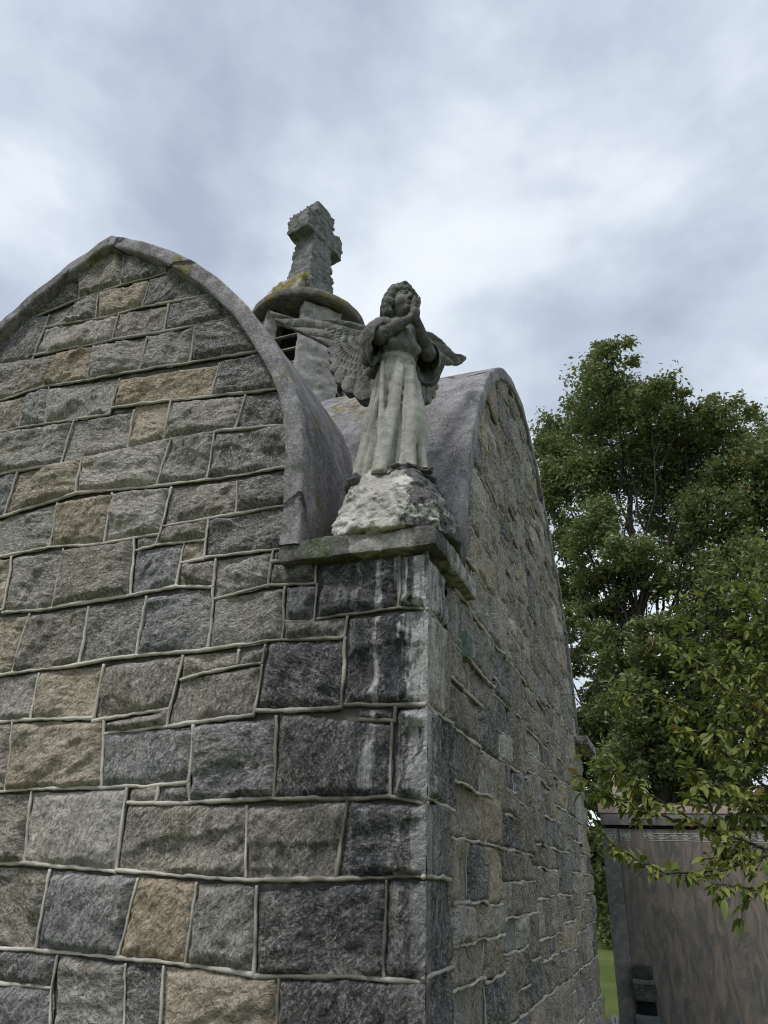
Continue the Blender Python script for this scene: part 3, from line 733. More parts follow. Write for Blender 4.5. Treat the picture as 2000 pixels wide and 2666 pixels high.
# densify arches for the shells
def dens(A, n):
    t = np.r_[0, np.cumsum(np.linalg.norm(np.diff(A, axis=0), axis=1))]; tt = np.linspace(0, t[-1], n)
    return np.stack([np.interp(tt, t, A[:, 0]), np.interp(tt, t, A[:, 1])], 1)
shell('roof_vault', dens(ARF, 241), XC, 0, -.10, WY1 + .1)
shell('roof_vault', dens(ARS, 281), YC, 1, .05, WX0 - .1)

# corner slabs
for i, (sx, sy) in enumerate(((1, -1), (1, 1), (-1, -1), (-1, 1))):
    x0, x1 = (-.72, .078) if sx > 0 else (WX0 - .05, WX0 + .70)
    y0, y1 = (-.085, .665) if sy < 0 else (WY1 - .66, WY1 + .16)
    if sx > 0 and sy > 0: x1 = .17
    V, Fc = rbox(x0, x1, y0, y1, 2.935 + (.02 if sy > 0 else 0), 3.045, .016, .013, 40 + i, .014)
    # broken-off lumps along the edges
    m = ridged(V * 5, 4, 77) > .84
    V[m] += (np.array([(x0 + x1) / 2, (y0 + y1) / 2, 2.985]) - V[m]) * .03
    local(mesh_obj('corner_slab', V, Fc, M_SLAB, maus))

# lantern over the crossing
lan = local(mesh_obj('lantern', *rbox(XC - .62, XC + .62, YC - .67, YC + .57, 5.55, 5.80, .05, .012, 3), M_PIER, maus))
LC = np.array([XC, YC - .05]); AP = .56
def oct_box(name, ang, w2, t0, t1, z0, z1, mat, noise=.0, step=.03, seed=0):
    V, Fc = rbox(-w2, w2, t0, t1, z0, z1, step, noise, seed, .012)
    c, s_ = math.cos(ang), math.sin(ang)
    return mesh_obj(name, np.stack([LC[0] + V[:, 0] * c - V[:, 1] * s_, LC[1] + V[:, 0] * s_ + V[:, 1] * c, V[:, 2]], 1), Fc, mat, lan)
for k in range(4):
    oct_box('pier', math.pi / 4 + k * math.pi / 2, .235, AP - .13, AP, 5.62, 7.33, M_PIER, .034, .02, 55 + k)
for k in range(4):
    an = k * math.pi / 2; c, s_ = math.cos(an), math.sin(an)
    for q in range(7):
        z = 5.96 + q * .195; mb = MB()
        L_ = np.array([[x, y, zz_] for x in (-.245, .245) for (y, zz_) in ((AP - .08, z), (AP - .08, z + .016), (AP - .13, z + .03), (AP - .13, z + .014))])
        V = np.stack([LC[0] + L_[:, 0] * c - L_[:, 1] * s_, LC[1] + L_[:, 0] * s_ + L_[:, 1] * c, L_[:, 2]], 1)
        mb.add(V, np.array([[0, 1, 5, 4], [1, 2, 6, 5], [2, 3, 7, 6], [3, 0, 4, 7], [0, 3, 2, 1], [4, 5, 6, 7]]))
        mb.build('slat', M_SLAT, lan, False)
mb = MB(); mb.box(XC - .22, XC + .22, YC - .27, YC + .17, 5.80, 7.32); mb.build('shade_block', M_DARK, lan, False)  # added near-black box, paints the shade behind the slats
# round cap
ZC = 7.34; RC = .70
rings = [(.10, ZC + .03), (.45, ZC + .035), (.60, ZC + .03), (.655, ZC + .005), (.69, ZC - .005), (RC, ZC + .015), (RC + .004, ZC + .06), (RC - .004, ZC + .095), (RC - .03, ZC + .115), (.6, ZC + .15), (.5, ZC + .18), (.3, ZC + .20), (.02, ZC + .205)]
a = np.linspace(0, 2 * np.pi, 144, endpoint=False)
V = np.concatenate([np.stack([XC + r * np.cos(a), YC - .05 + r * np.sin(a), np.full_like(a, z)], 1) for r, z in rings])
V[:, 2] += (fbm(V * 6, 4, 12) - .5) * .03; V[:, :2] += (fbm(V * 9, 4, 13) - .5)[:, None] * .02
i, j = np.meshgrid(np.arange(len(rings) - 1), np.arange(144), indexing='ij'); i = i.ravel(); j = j.ravel()
Fc = np.stack([i * 144 + j, i * 144 + (j + 1) % 144, (i + 1) * 144 + (j + 1) % 144, (i + 1) * 144 + j], 1)
mesh_obj('cap', V, [Fc, np.array([list(range(144))[::-1]])], M_CAP, lan)

# ------------------------------------------------------------------ cross
cross = empty('stone_cross', (XC, YC - .05, ZC + .2), 'rough hewn grey stone cross on a lichen covered plinth atop the lantern', 'cross')
lo, hi, hst = (-.36, -.56, .0), (.36, .56, 2.3), .0165
G = grid3(lo, hi, hst)
taper = 1 - .36 * np.clip(G[2] / 1.3, 0, 1)
f = np.maximum(np.abs(G[0]) - .27 * taper, np.abs(G[1] + .02) - .32 * taper); f = np.maximum(f, np.maximum(G[2] - 2.12, -G[2] + .02))
arm = sd_box(G, (0, 0, 1.63), (.195, .39, .19), .015)
f = smin(f, arm, .03).astype(np.float32)
P = np.stack(G, -1); m = np.abs(f) < .09; pn = P[m]
f[m] += (ridged(pn * 6.5, 3, 5) - .62) * .048 + (fbm(pn * 14, 3, 6) - .5) * .03 + (ridged(pn * [11, 11, 24], 2, 8) - .6) * .018
V, Fc = snets(f, lo, hst)
mesh_obj('cross_body', V, Fc, M_CROSS, cross)
V, Fc = rbox(-.46, .22, -.50, .36, -.04, .56, .02, .028, 9, .03)
k = np.clip(V[:, 2] / .56, 0, 1)
V[:, 1] = np.where(V[:, 1] < 0, V[:, 1] * (1 - .26 * k), V[:, 1] * (1 - .3 * k))
V[:, 0] = np.where(V[:, 0] < 0, V[:, 0] * (1 - .22 * k), V[:, 0])
mesh_obj('plinth', V, Fc, M_PLINTH, cross)
cross.rotation_euler.z = math.radians(-14)
cross.location.x -= .03
cross.scale = (.92, .92, .88)
# ------------------------------------------------------------------ angel statue
SX, SY, SZ = -.245, .205, 3.385
PHI = math.radians(46); PHW = math.radians(33); KS = .975
ang = empty('angel_statue', (SX, SY, 3.04), 'weathered stone angel with spread wings and praying hands on the corner slab', 'statue')
BASE = SZ - 3.04
def aobj(name, V, Fc, mat, rotated=True, parent=None):
    V = np.array(V, float) * KS
    if rotated:
        c, s_ = math.cos(PHI), math.sin(PHI)
        V = np.stack([V[:, 0] * c - V[:, 1] * s_, V[:, 0] * s_ + V[:, 1] * c, V[:, 2] + BASE], 1)
    return mesh_obj(name, V, Fc, mat, parent or ang)

# robe: skirt, girdle, bodice (local frame: x = viewer's right, -y = front, z up)
lo, hi, h = (-.30, -.27, -.03), (.27, .27, 1.27), .0062
G = grid3(lo, hi, h); X, Y, Z = G
kz = [0, .12, .3, .5, .7, .84, .885, .93, 1.0, 1.08, 1.15, 1.19, 1.23]
rx = [.180, .170, .156, .143, .126, .104, .099, .118, .126, .137, .130, .09, .05]
ry = [.168, .158, .148, .138, .118, .094, .088, .112, .118, .112, .085, .06, .045]
cx = [-.03, -.022, -.012, -.004, .0, .0, .0, 0, 0, 0, 0, 0, 0]
RX, RY, CX = (np.interp(Z, kz, v).astype(np.float32) for v in (rx, ry, cx))
xx, yy = X - CX, Y
th = np.arctan2(xx / RX, -yy / RY)                       # 0 = front, + = viewer's right
rr_ = np.sqrt((xx / RX) ** 2 + (yy / RY) ** 2)
f = (rr_ - 1) * np.minimum(RX, RY)
sk = np.clip((.88 - Z) / .88, 0, 1)                       # 0 at girdle, 1 at hem
P = np.stack([X, Y, Z], -1)
wv = (vnoise(P * [3, 3, 1.4], 5) - .5) * 1.5
th2 = th + .55 * sk * (1 - np.clip(th, -1, 1)) * .5       # folds lean to the left towards the hem
fold = np.abs(np.sin(5.2 * th2 + wv * .9)) ** .75
fold2 = np.abs(np.sin(9.5 * th2 + 1.3 + wv * 1.6)) ** .8
am = .010 + .062 * sk ** .8
f = f - np.where(Z < .88, (fold - .55) * am + (fold2 - .55) * am * .38, 0)
# long diagonal folds and a bent knee pushing the cloth
for (a0, a1, r0) in (((-.13, -.07, .80), (-.16, -.17, .0), .020), ((-.02, -.11, .78), (-.14, -.17, .02), .018), ((.05, -.10, .80), (.015, -.185, .0), .022), ((.11, -.05, .74), (.10, -.17, .0), .022), ((.02, -.12, .45), (-.06, -.19, .0), .017)):
    f = smin(f, sd_cap(G, a0, a1, r0 * .5, r0 * 1.25), .035)
f = smin(f, sd_ell(G, (.06, -.085, .42), (.075, .075, .16)), .06)
# bodice gathers
bod = np.exp(-((Z - 1.0) / .09) ** 2)
f = f - bod * (np.abs(np.sin(7 * th + wv * 2)) - .5) * .014
f = smin(f, sd_ell(G, (.035, -.095, .955), (.075, .035, .035)), .03)
f = smin(f, sd_ell(G, (-.055, -.085, .955), (.055, .035, .03)), .03)
f = smin(f, sd_cap(G, (.03, -.125, 1.07), (.045, -.128, .95), .008, .013), .02)
f = smin(f, sd_cap(G, (-.02, -.118, 1.08), (.02, -.125, .96), .008, .012), .02)
# girdle
ring = np.sqrt(((rr_ - 1) * RX) ** 2 + ((Z - .893 + .02 * np.cos(th)) * .8) ** 2) - .0125
f = smin(f, ring, .008)
f = np.maximum(f, -Z + .0 - .02 * np.cos(3 * th))
# shoes under the hem
f = smin(f, sd_ell(G, (.085, -.175, .012), (.032, .05, .024)), .01)
for k in range(13):                                         # sharp secondary creases
    a_ = -1.9 + k * .31; z0_ = .80 - .05 * (k % 3); z1_ = .02 + .16 * ((k * 5) % 4) / 4
    q0 = (math.sin(a_) * .105, -math.cos(a_) * .092, z0_); q1 = (-.02 + math.sin(a_ - .14) * (.185 - .05 * z1_), -math.cos(a_ - .14) * (.175 - .05 * z1_), z1_)
    f = smax(f, -sd_cap(G, q0, q1, .003, .0085), .012)
f = disp(f.astype(np.float32), G, .003, 30, 3, 3)
V, Fc = snets(f, lo, h)
fz = V[Fc].mean(1)[:, 2]
aobj('robe_skirt', V, Fc[fz < .905], M_ROBE)
aobj('robe_bodice', V, Fc[fz >= .905], M_BODICE)

# body: head, neck, arms and hands in one surface
lo, hi, h = (-.26, -.27, .86), (.26, .12, 1.50), .0036
G = grid3(lo, hi, h)
HC = np.array([.0, -.03, 1.325]); ha = math.radians(2)
ca, sa = math.cos(ha), math.sin(ha)
dx, dy, dz = G[0] - HC[0], G[1] - HC[1], G[2] - HC[2]
tl = math.radians(6)
H0 = (dx * ca + dy * sa, -dx * sa + dy * ca, dz)          # head frame turned to viewer's right
Hd = (H0[0], H0[1] * math.cos(tl) - H0[2] * math.sin(tl), H0[1] * math.sin(tl) + H0[2] * math.cos(tl))
f = sd_ell(Hd, (0, .01, .025), (.078, .094, .098))
f = smin(f, sd_ell(Hd, (0, -.028, -.035), (.064, .066, .088)), .04)
f = smin(f, sd_ell(Hd, (0, -.075, -.105), (.026, .024, .022)), .03)          # chin
for s_ in (-1, 1):
    f = smin(f, sd_sph(Hd, (s_ * .036, -.065, -.045), .028), .03)            # cheeks
    f = smax(f, -sd_ell(Hd, (s_ * .031, -.101, .004), (.020, .016, .013)), .014)   # sockets
    f = smin(f, sd_ell(Hd, (s_ * .031, -.083, .003), (.014, .012, .010)), .006)    # eyes
    f = smin(f, sd_cap(Hd, (s_ * .014, -.098, .022), (s_ * .048, -.082, .021), .007, .005), .012)  # brows
f = smin(f, sd_cap(Hd, (0, -.094, .012), (0, -.114, -.034), .008, .0125), .012)   # nose
for s_ in (-1, 1): f = smin(f, sd_sph(Hd, (s_ * .011, -.101, -.037), .009), .007)
f = smin(f, sd_ell(Hd, (0, -.097, -.063), (.024, .010, .0065)), .008)
f = smin(f, sd_ell(Hd, (0, -.095, -.076), (.020, .011, .0075)), .008)
f = smax(f, -sd_ell(Hd, (0, -.107, -.0695), (.024, .010, .0028)), .004)
f = smax(f, -sd_ell(Hd, (0, -.103, -.088), (.018, .010, .006)), .008)
f = smin(f, sd_cap(G, (0, .0, 1.13), (0, -.012, 1.26), .058, .05), .03)      # neck
f = smin(f, sd_ell(G, (0, -.01, 1.13), (.13, .075, .06)), .03)               # upper chest / shoulders
HB = np.array([.012, -.185, 1.10]); 
for s_ in (-1, 1):
    sh_, el, wr_ = (s_ * .135, .0, 1.11), (s_ * .165, -.075, .975), (HB[0] + s_ * .022, HB[1] + .01, HB[2])
    f = smin(f, sd_cap(G, sh_, el, .052, .045), .03)
    f = smin(f, sd_cap(G, el, wr_, .046, .024), .02)
    # palm, fingers and thumb, pressed to the other hand, pointing up and a little forward
    o = np.array([HB[0] + s_ * .012, HB[1] - .004, HB[2] + .03])
    f = smin(f, sd_ell(G, o + [0, 0, .012], (.0135, .031, .047)), .012)
    for i, (py, L) in enumerate(((-.023, .062), (-.008, .074), (.008, .070), (.022, .056))):
        b0 = o + [0, py, .045]; k1 = b0 + [s_ * .003, -.004 + py * .05, L * .5]; t1 = k1 + [-s_ * .004, -.006, L * .5]
        f = smin(f, sd_cap(G, b0, k1, .0092, .0085), .0035); f = smin(f, sd_cap(G, k1, t1, .0085, .0065), .0035)
    b0 = o + [s_ * .004, .028, -.012]; k1 = b0 + [0, .016, .024]; t1 = k1 + [-s_ * .003, .004, .026]
    f = smin(f, sd_cap(G, b0, k1, .011, .0095), .006); f = smin(f, sd_cap(G, k1, t1, .0095, .007), .004)
f = disp(f.astype(np.float32), G, .0016, 45, 9, 3, .03)
f = np.maximum(f, -(G[2] - .88))
V, Fc = snets(f, lo, h)
aobj('body', V, Fc, M_SKIN)

# hair: curls
lo, hi, h = (-.17, -.17, 1.14), (.17, .15, 1.51), .0042
G = grid3(lo, hi, h)
dx, dy, dz = G[0] - HC[0], G[1] - HC[1], G[2] - HC[2]
Hd = (dx * ca + dy * sa, -dx * sa + dy * ca, dz)
f = sd_ell(Hd, (0, .03, .035), (.088, .090, .102))
r = random.Random(11)
for k in range(95):
    a_ = r.uniform(-math.pi, math.pi); zz_ = r.uniform(-.125, .135)
    fr = math.cos(a_)                                        # 1 = front
    if fr > .35 and zz_ < .068: continue
    if fr > .1 and zz_ < .02 and abs(math.sin(a_)) < .93: continue
    rad = .092 * math.sqrt(max(0.05, 1 - (max(zz_, 0) / .145) ** 2)) * (1.05 if zz_ < 0 else 1)
    c = (rad * math.sin(a_) * 1.0, -rad * fr + .018, zz_)
    f = smin(f, sd_sph(Hd, c, r.uniform(.018, .031)), .012)
for s_ in (-1, 1):                                          # long side locks
    for (x_, y_, z_, q_) in ((.078, -.02, .03, .03), (.092, .0, -.015, .034), (.095, .015, -.06, .035), (.085, .01, -.10, .034), (.07, .025, -.13, .03), (.085, -.025, -.035, .022), (.078, -.03, .06, .024)):
        f = smin(f, sd_sph(Hd, (s_ * x_, y_, z_), q_), .014)
for k in range(9):                                          # fringe over the brow
    t_ = -1 + k / 4.; f = smin(f, sd_sph(Hd, (t_ * .066, -.082 + abs(t_) * .035, .075 - .012 * t_ * t_ + r.uniform(-.006, .008)), r.uniform(.017, .023)), .010)
f = smin(f, sd_ell(Hd, (.0, -.045, .128), (.035, .03, .022)), .015)
m = np.abs(f) < .04
pn = np.stack([G[i][m] for i in range(3)], 1)
f = f.astype(np.float32); f[m] += (ridged(pn * 34, 2, 4) - .6) * -.010
V, Fc = snets(f, lo, h)
aobj('hair', V, Fc, M_HAIR)

# wide sleeves, hollow, open at the cuff
for s_ in (-1, 1):
    lo, hi, h = ((-.34, -.27, .72), (-.03, .17, 1.23), .005) if s_ < 0 else ((.03, -.27, .72), (.34, .17, 1.23), .005)
    G = grid3(lo, hi, h)
    top = (s_ * .118, .005, 1.115)
    f = sd_cap(G, top, (s_ * .175, -.06, .945), .064, .092)
    f = smin(f, sd_cap(G, (s_ * .155, .0, 1.06), (s_ * .195, -.035, .835), .05, .05), .06)
    f = smin(f, sd_sph(G, (s_ * .09, .0, 1.13), .06), .04)
    th_ = np.arctan2(G[0] - s_ * .19, -(G[1] + .03))
    f = f - (np.abs(np.sin(4 * th_ + 7 * G[2] + 2 * vnoise(np.stack(G, -1) * 7, 4))) - .5) * .022 * np.clip((1.16 - G[2]) / .2, 0, 1)
    nrm = np.array([-s_ * .66, -.72, -.22]); p0 = np.array([s_ * .150, -.075, .985])
    pl = (G[0] - p0[0]) * nrm[0] + (G[1] - p0[1]) * nrm[1] + (G[2] - p0[2]) * nrm[2]
    pl = pl + (vnoise(np.stack(G, -1) * 9, 8) - .5) * .03
    sh = np.maximum(f, -(f + .016))
    keep_top = G[2] - 1.10                                   # the shoulder itself stays closed
    f = np.where(keep_top > 0, smax(sh, pl - keep_top * 1.5, .01), smax(sh, pl, .008))
    f = disp(f.astype(np.float32), G, .003, 28, 5 + s_, 3)
    V, Fc = snets(f, lo, h)
    aobj('sleeve', V, Fc, M_SKIN)

# wings: one outline (outwards, up), feathered relief
WO = np.array([(.0, 1.29), (.10, 1.385), (.22, 1.455), (.45, 1.545), (.63, 1.61), (.79, 1.705), (.875, 1.765), (.885, 1.735), (.84, 1.67), (.74, 1.59), (.58, 1.465), (.435, 1.35), (.40, 1.30), (.385, 1.20), (.36, 1.09), (.31, .985), (.24, .90), (.14, .825), (.04, .80), (-.05, .85), (-.06, 1.2)])
def poly_sdf(px, pz, Pg):
    d = np.full(px.shape, 1e9, np.float32); ins = np.zeros(px.shape, bool); n = len(Pg)
    for i in range(n):
        a, b = Pg[i], Pg[(i + 1) % n]; e = b - a
        t = np.clip(((px - a[0]) * e[0] + (pz - a[1]) * e[1]) / (e @ e), 0, 1)
        d = np.minimum(d, np.hypot(px - a[0] - t * e[0], pz - a[1] - t * e[1]))
        c = (a[1] > pz) != (b[1] > pz)
        ins ^= c & (px < (b[0] - a[0]) * (pz - a[1]) / (b[1] - a[1] + 1e-12) + a[0])
    return np.where(ins, -d, d)
def wing(name, root, dirv, front_n, droop, seed):
    lo, hi, h = (-.09, -.06, .76), (.92, .095, 1.82), .005
    s2, z2 = np.meshgrid(np.arange(lo[0], hi[0] + h, h, dtype=np.float32), np.arange(lo[2], hi[2] + h, h, dtype=np.float32), indexing='ij')
    dd = poly_sdf(s2, z2, WO)
    # feather directions fan about the wrist of the wing
    rx_, rz_ = s2 - .10, z2 - 1.36
    an = np.arctan2(rx_, -rz_); rad = np.hypot(rx_, rz_)
    lobe = sstep(1.55, 1.25, an)                               # lower fan of short feathers
    edge_f = np.abs(np.sin(an * 13 + .4)) ** .7
    notch = (edge_f - .75) * .03 * sstep(.1, .3, rad)
    dd = dd - notch * lobe
    # scale-like coverts in the middle, long barbs near the edges
    row = rad / .052; colm = an * (rad * 0 + 9) + (np.floor(row) % 2) * .5
    fr = row - np.floor(row); fc = colm - np.floor(colm) - .5
    scale = (1 - fr) * .9 * np.clip(1 - (2 * fc) ** 2, 0, 1) + .1
    inner = sstep(-.03, -.10, dd) * sstep(.42, .33, rad)
    barb = (np.abs(np.sin(an * 13 + .4)) ** .6 - .5) * lobe
    # primaries: long feathers parallel to the leading edge
    tline = (z2 - 1.36) - .46 * (s2 - .1); prim = np.abs(np.sin(tline * 48 + .6 * np.sin(s2 * 9))) ** .6 - .5
    nn = fbm(np.stack([s2 * 18, z2 * 18, np.full_like(s2, seed)], -1), 4, seed) - .5
    rel = .010 * scale * inner + (.011 * barb * sstep(.30, .36, rad) * lobe + .010 * prim * (1 - lobe)) * (1 - inner * .6) + nn * .012
    lead = sstep(.10, .0, np.abs(tline - .03)) * sstep(-.1, .15, s2)
    rel = rel + lead * .014
    yv = np.arange(lo[1], hi[1] + h, h, dtype=np.float32)
    bow = .05 * np.sin(np.clip(s2, 0, .9) * 3.4) * .6 - .02           # gentle curve of the plane
    thick = .020 + .016 * sstep(.7, .0, s2)
    Yv = yv[None, :, None]
    rel = rel * 1.5
    f = np.maximum(dd[:, None, :] * .9, np.abs(Yv - bow[:, None, :]) - (thick + rel)[:, None, :]) + 0 * Yv
    f = f + .004
    V, Fc = snets(f, lo, h)
    dirv = np.array(dirv, float); dirv /= np.linalg.norm(dirv); fn = np.array(front_n, float)
    V[:, 0] *= .66 if seed == 5 else 1.
    W = np.array(root)[None] + V[:, :1] * np.r_[dirv, 0][None] - V[:, 1:2] * np.r_[fn, 0][None] * -1
    W[:, 2] = V[:, 2] + (SZ - 3.42) + BASE - droop * V[:, 0] + root[2]
    if np.cross(dirv, fn) > 0: Fc = Fc[:, ::-1]
    return mesh_obj(name, W, Fc, M_WING, ang)
wing('wing', (-.40 - SX, .40 - SY, 0), (-1, 0), (0, -1), .0, 3)
wing('wing', (-.262 - SX, .47 - SY, .06), (.362, .932), (.932, -.362), .50, 5)
# neck of the wings behind the shoulders
mb = MB()
V, Fc = rbox(-.15, .15, .05, .15, .82, 1.16, .02, .02, 4, .045)
aobj('wing_root', V, Fc, M_WING)

# broken cement mound under the figure
lo, hi, h = (-.40, -.36, -.02), (.40, .42, .46), .0065
G = grid3(lo, hi, h); X, Y, Z = G
tz = np.clip(Z / .40, 0, 1)
rx_ = .330 - .155 * tz ** 1.9 ; ry_ = .325 - .14 * tz ** 1.9
c0, s0 = 1, 0
f = ((np.abs(X + .0) / rx_) ** 2.6 + (np.abs(Y) / ry_) ** 2.6) ** (1 / 2.6) - 1
f = f * .22
f = np.maximum(f, Z - .40 + .05 * (X + .02)); f = np.maximum(f, -Z - .0)
f = f.astype(np.float32)
P = np.stack(G, -1); m = np.abs(f) < .09; pn = P[m]
f[m] += (fbm(pn * 5, 4, 14) - .5) * .075 + (ridged(pn * [13, 13, 21], 4, 15) - .6) * .026 + (fbm(pn * 45, 3, 16) - .5) * .012
# crust that overhangs near the top
crust = sd_ell(G, (.03, -.01, .345), (.222, .212, .07)).astype(np.float32)
m2 = np.abs(crust) < .08
crust[m2] += (fbm(P[m2] * 8, 4, 18) - .5) * .09 + (ridged(P[m2] * [12, 12, 40], 3, 19) - .6) * .03
crust = np.maximum(crust, Z - .415)
V1, F1 = snets(f, lo, h); V2, F2 = snets(crust, lo, h)
s = N('broken_cement')
Pp = s.pos(); n1 = s.noise(Pp, 7, 7, .65); n2 = s.noise(Pp, 40, 5, .7); n3 = s.noise(Pp, 16, 5, .6, 1.)
c = s.mix(s.rng(n1, .35, .62), (.38, .36, .315), (.68, .655, .60))
c = s.mix(s.rng(n2, .45, .28, 0, .7), c, (.12, .115, .10))
c = s.mix(s.rng(n3, .50, .62, 0, .85), c, (.27, .255, .225))
p = s.sep(Pp)
cr = s.math('ADD', s.math('ADD', s.rng(p[0], -.20, -.04, 0, .62), s.rng(p[2], 3.30, 3.46, 0, .5)), s.rng(p[1], .1, .25, 0, .5))
cr = s.rng(s.math('ADD', cr, s.math('MULTIPLY', s.math('SUBTRACT', s.noise(Pp, 9, 6, .7), .5), 1.6)), .48, .56, 0, .92)
c = s.mix(cr, c, s.mix(s.rng(n2, .4, .6), (.05, .048, .046), (.15, .145, .14)))
s.bump(s.math('ADD', n1, s.math('MULTIPLY', n2, .5)), 1., .02)
M_MOUND = s.fin(c, .95, .15)
M_CRUST = mat_cement('dark_crust', (.125, .12, .115), (.05, .048, .046), (.25, .245, .235), speck=.6, streak=.2, bump=1., scale=2)
mesh_obj('rock_base', V1 + [.03, .0, 0], F1, M_MOUND, ang)
mesh_obj('crust', V2 + [.01, 0, 0], F2, M_CRUST, ang)
# ------------------------------------------------------------------ granite monument beside the side wall
YM = 6.5
def mat_granite():
    s = N('veined_granite'); P = s.pos()
    w = s.noise(s.addv(s.scale(P, (3.4, 3.4, .9)), (0, 0, 0)), 2.1, 8, .66, 1.9)
    w2 = s.noise(s.scale(P, (7, 7, 1.5)), 1.6, 6, .65, 1.2); n3 = s.noise(P, 60, 5, .7)
    c = s.mix(s.rng(w, .42, .60), (.10, .098, .095), (.235, .187, .150))
    c = s.mix(s.rng(w2, .50, .66, 0, .75), c, (.155, .14, .128))
    c = s.mix(s.rng(w2, .40, .28, 0, .6), c, (.27, .215, .175))
    c = s.mix(s.rng(n3, .56, .74, 0, .5), c, (.24, .21, .19))
    c = s.mix(s.rng(n3, .44, .26, 0, .5), c, (.02, .02, .022))
    c = s.mix(s.rng(s.vor(P, 3.1), .035, .025, 0, .7), c, (.42, .38, .34))
    s.bump(n3, .15, .004)
    return s.fin(c, .42, .4)
M_GR = mat_granite()
M_GRD = mat_cement('pilaster_granite', (.20, .193, .19), (.115, .112, .114), (.35, .32, .295), speck=.4, streak=.3, bump=.2)
M_GRP = mat_cement('pink_granite', (.50, .35, .32), (.36, .26, .24), (.56, .45, .42), speck=.6, streak=.0, bump=.2)
mon = empty('granite_monument', (1.2, YM, 0), 'broad polished brown granite monument with carved frieze behind leafy branches', 'monument')
def loc_to(o, r): o.matrix_parent_inverse = Matrix.Translation(-Vector(r.location)); return o
X0, X1 = .108, 2.45
def mbox(name, mat, a, b=.008, parent=mon):
    V, Fc = rbox(*a, .08, 0, 0, b)
    o = mesh_obj(name, V, Fc, mat, parent)
    return loc_to(o, mon) if parent is mon else o
body = mbox('panel', M_GR, (.30, X1 - .2, YM + .035, YM + .5, .30, 2.20))
mbox('pilaster', M_GRD, (X0 + .012, .30, YM, YM + .5, .30, 2.20)); mbox('pilaster', M_GRD, (X1 - .2, X1 - .012, YM, YM + .5, .30, 2.20))
mbox('frieze', M_GRD, (X0 + .012, X1 - .012, YM - .002, YM + .5, 2.235, 2.36))
mbox('cap', M_GRP, (X0 - .004, X1, YM - .01, YM + .52, 2.362, 2.468))
mbox('base', M_GRD, (X0 - .15, X1 + .15, YM - .15, YM + .65, -.05, .30))
mbox('groove', M_DARK, (X0 + .05, X1 - .05, YM + .05, YM + .45, 2.199, 2.236), .002)
M_CARVE = mat_plain('pale_carving', (.50, .51, .49), .8, .2, 60)
def carving(x0, x1, z0, z1, y, n, seed):
    mb = MB(); t = .0035
    def strip(pts, r): mb.add(*tube(np.array([(p[0], y, p[1]) for p in pts]), r, 5))
    strip([(x0, z0), (x1, z0)], t); strip([(x0, z1), (x1, z1)], t); strip([(x0, z0), (x0, z1)], t); strip([(x1, z0), (x1, z1)], t)
    h = (z1 - z0); zc = (z0 + z1) / 2
    u = np.linspace(0, 1, 24 * n); k = n * math.pi
    strip(np.stack([x0 + (x1 - x0) * u, zc + h * .28 * np.sin(u * k)], 1), t * .9)          # running scroll
    for i in range(n):
        cx = x0 + (x1 - x0) * (i + .5) / n; a_ = np.linspace(0, 4.2 * np.pi, 40); rr0 = h * .34 * (1 - a_ / 16)
        sg = 1 if i % 2 else -1
        strip(np.stack([cx + rr0 * np.cos(a_) * sg, zc + rr0 * np.sin(a_)], 1), t * .8)
        for q in range(4):
            b_ = q * 1.57 + .6; strip([(cx + h * .36 * math.cos(b_), zc + h * .3 * math.sin(b_)), (cx + h * .5 * math.cos(b_ + .3), zc + h * .40 * math.sin(b_ + .3)), (cx + h * .62 * math.cos(b_ + .7), zc + h * .36 * math.sin(b_ + .7))], t * .9)
    return loc_to(mb.build('carved_band', M_CARVE, mon), mon)
carving(.176, .270, 2.074, 2.148, YM - .001, 1, 1)
carving(.332, .432, 2.076, 2.150, YM + .034, 1, 2)
carving(.585, X1 - .48, 2.080, 2.152, YM + .034, 11, 3)
carving(X1 - .27 + .03, X1 - .05, 2.074, 2.148, YM - .001, 1, 1)

# stepped green block, solid stand-in for a likely reflection in the panel
M_GREEN = mat_cement('green_granite', (.050, .060, .055), (.025, .030, .028), (.14, .155, .145), moss=.3, speck=.6, streak=.1, bump=1.)
M_GREENL = mat_cement('green_granite_ledge', (.13, .15, .14), (.08, .09, .085), (.20, .22, .21), speck=.5, streak=.1, bump=.5)
hs = empty('headstone', (.40, 6.36, 0), 'small stepped green granite block with shadow-black recess, solid stand-in for a likely reflection in the brown monument', 'headstone')
def hbox(name, mat, a, nz): 
    V, Fc = rbox(*a, .015, nz, 5, .01); return loc_to(mesh_obj(name, V, Fc, mat, hs), hs)
hbox('rough_block', M_GREEN, (.305, .508, 6.38, 6.50, .745, .868), .012)
hbox('ledge', M_GREENL, (.303, .512, 6.345, 6.498, .70, .746), .005)
hbox('rough_block', M_GREEN, (.308, .525, 6.34, 6.495, .555, .701), .014)
hbox('recess', M_DARK, (.32, .51, 6.42, 6.49, .43, .556), .0)  # shadow under the overhang put in as near-black colour
hbox('foot', M_GREENL, (.30, .53, 6.30, 6.49, .30, .432), .006)

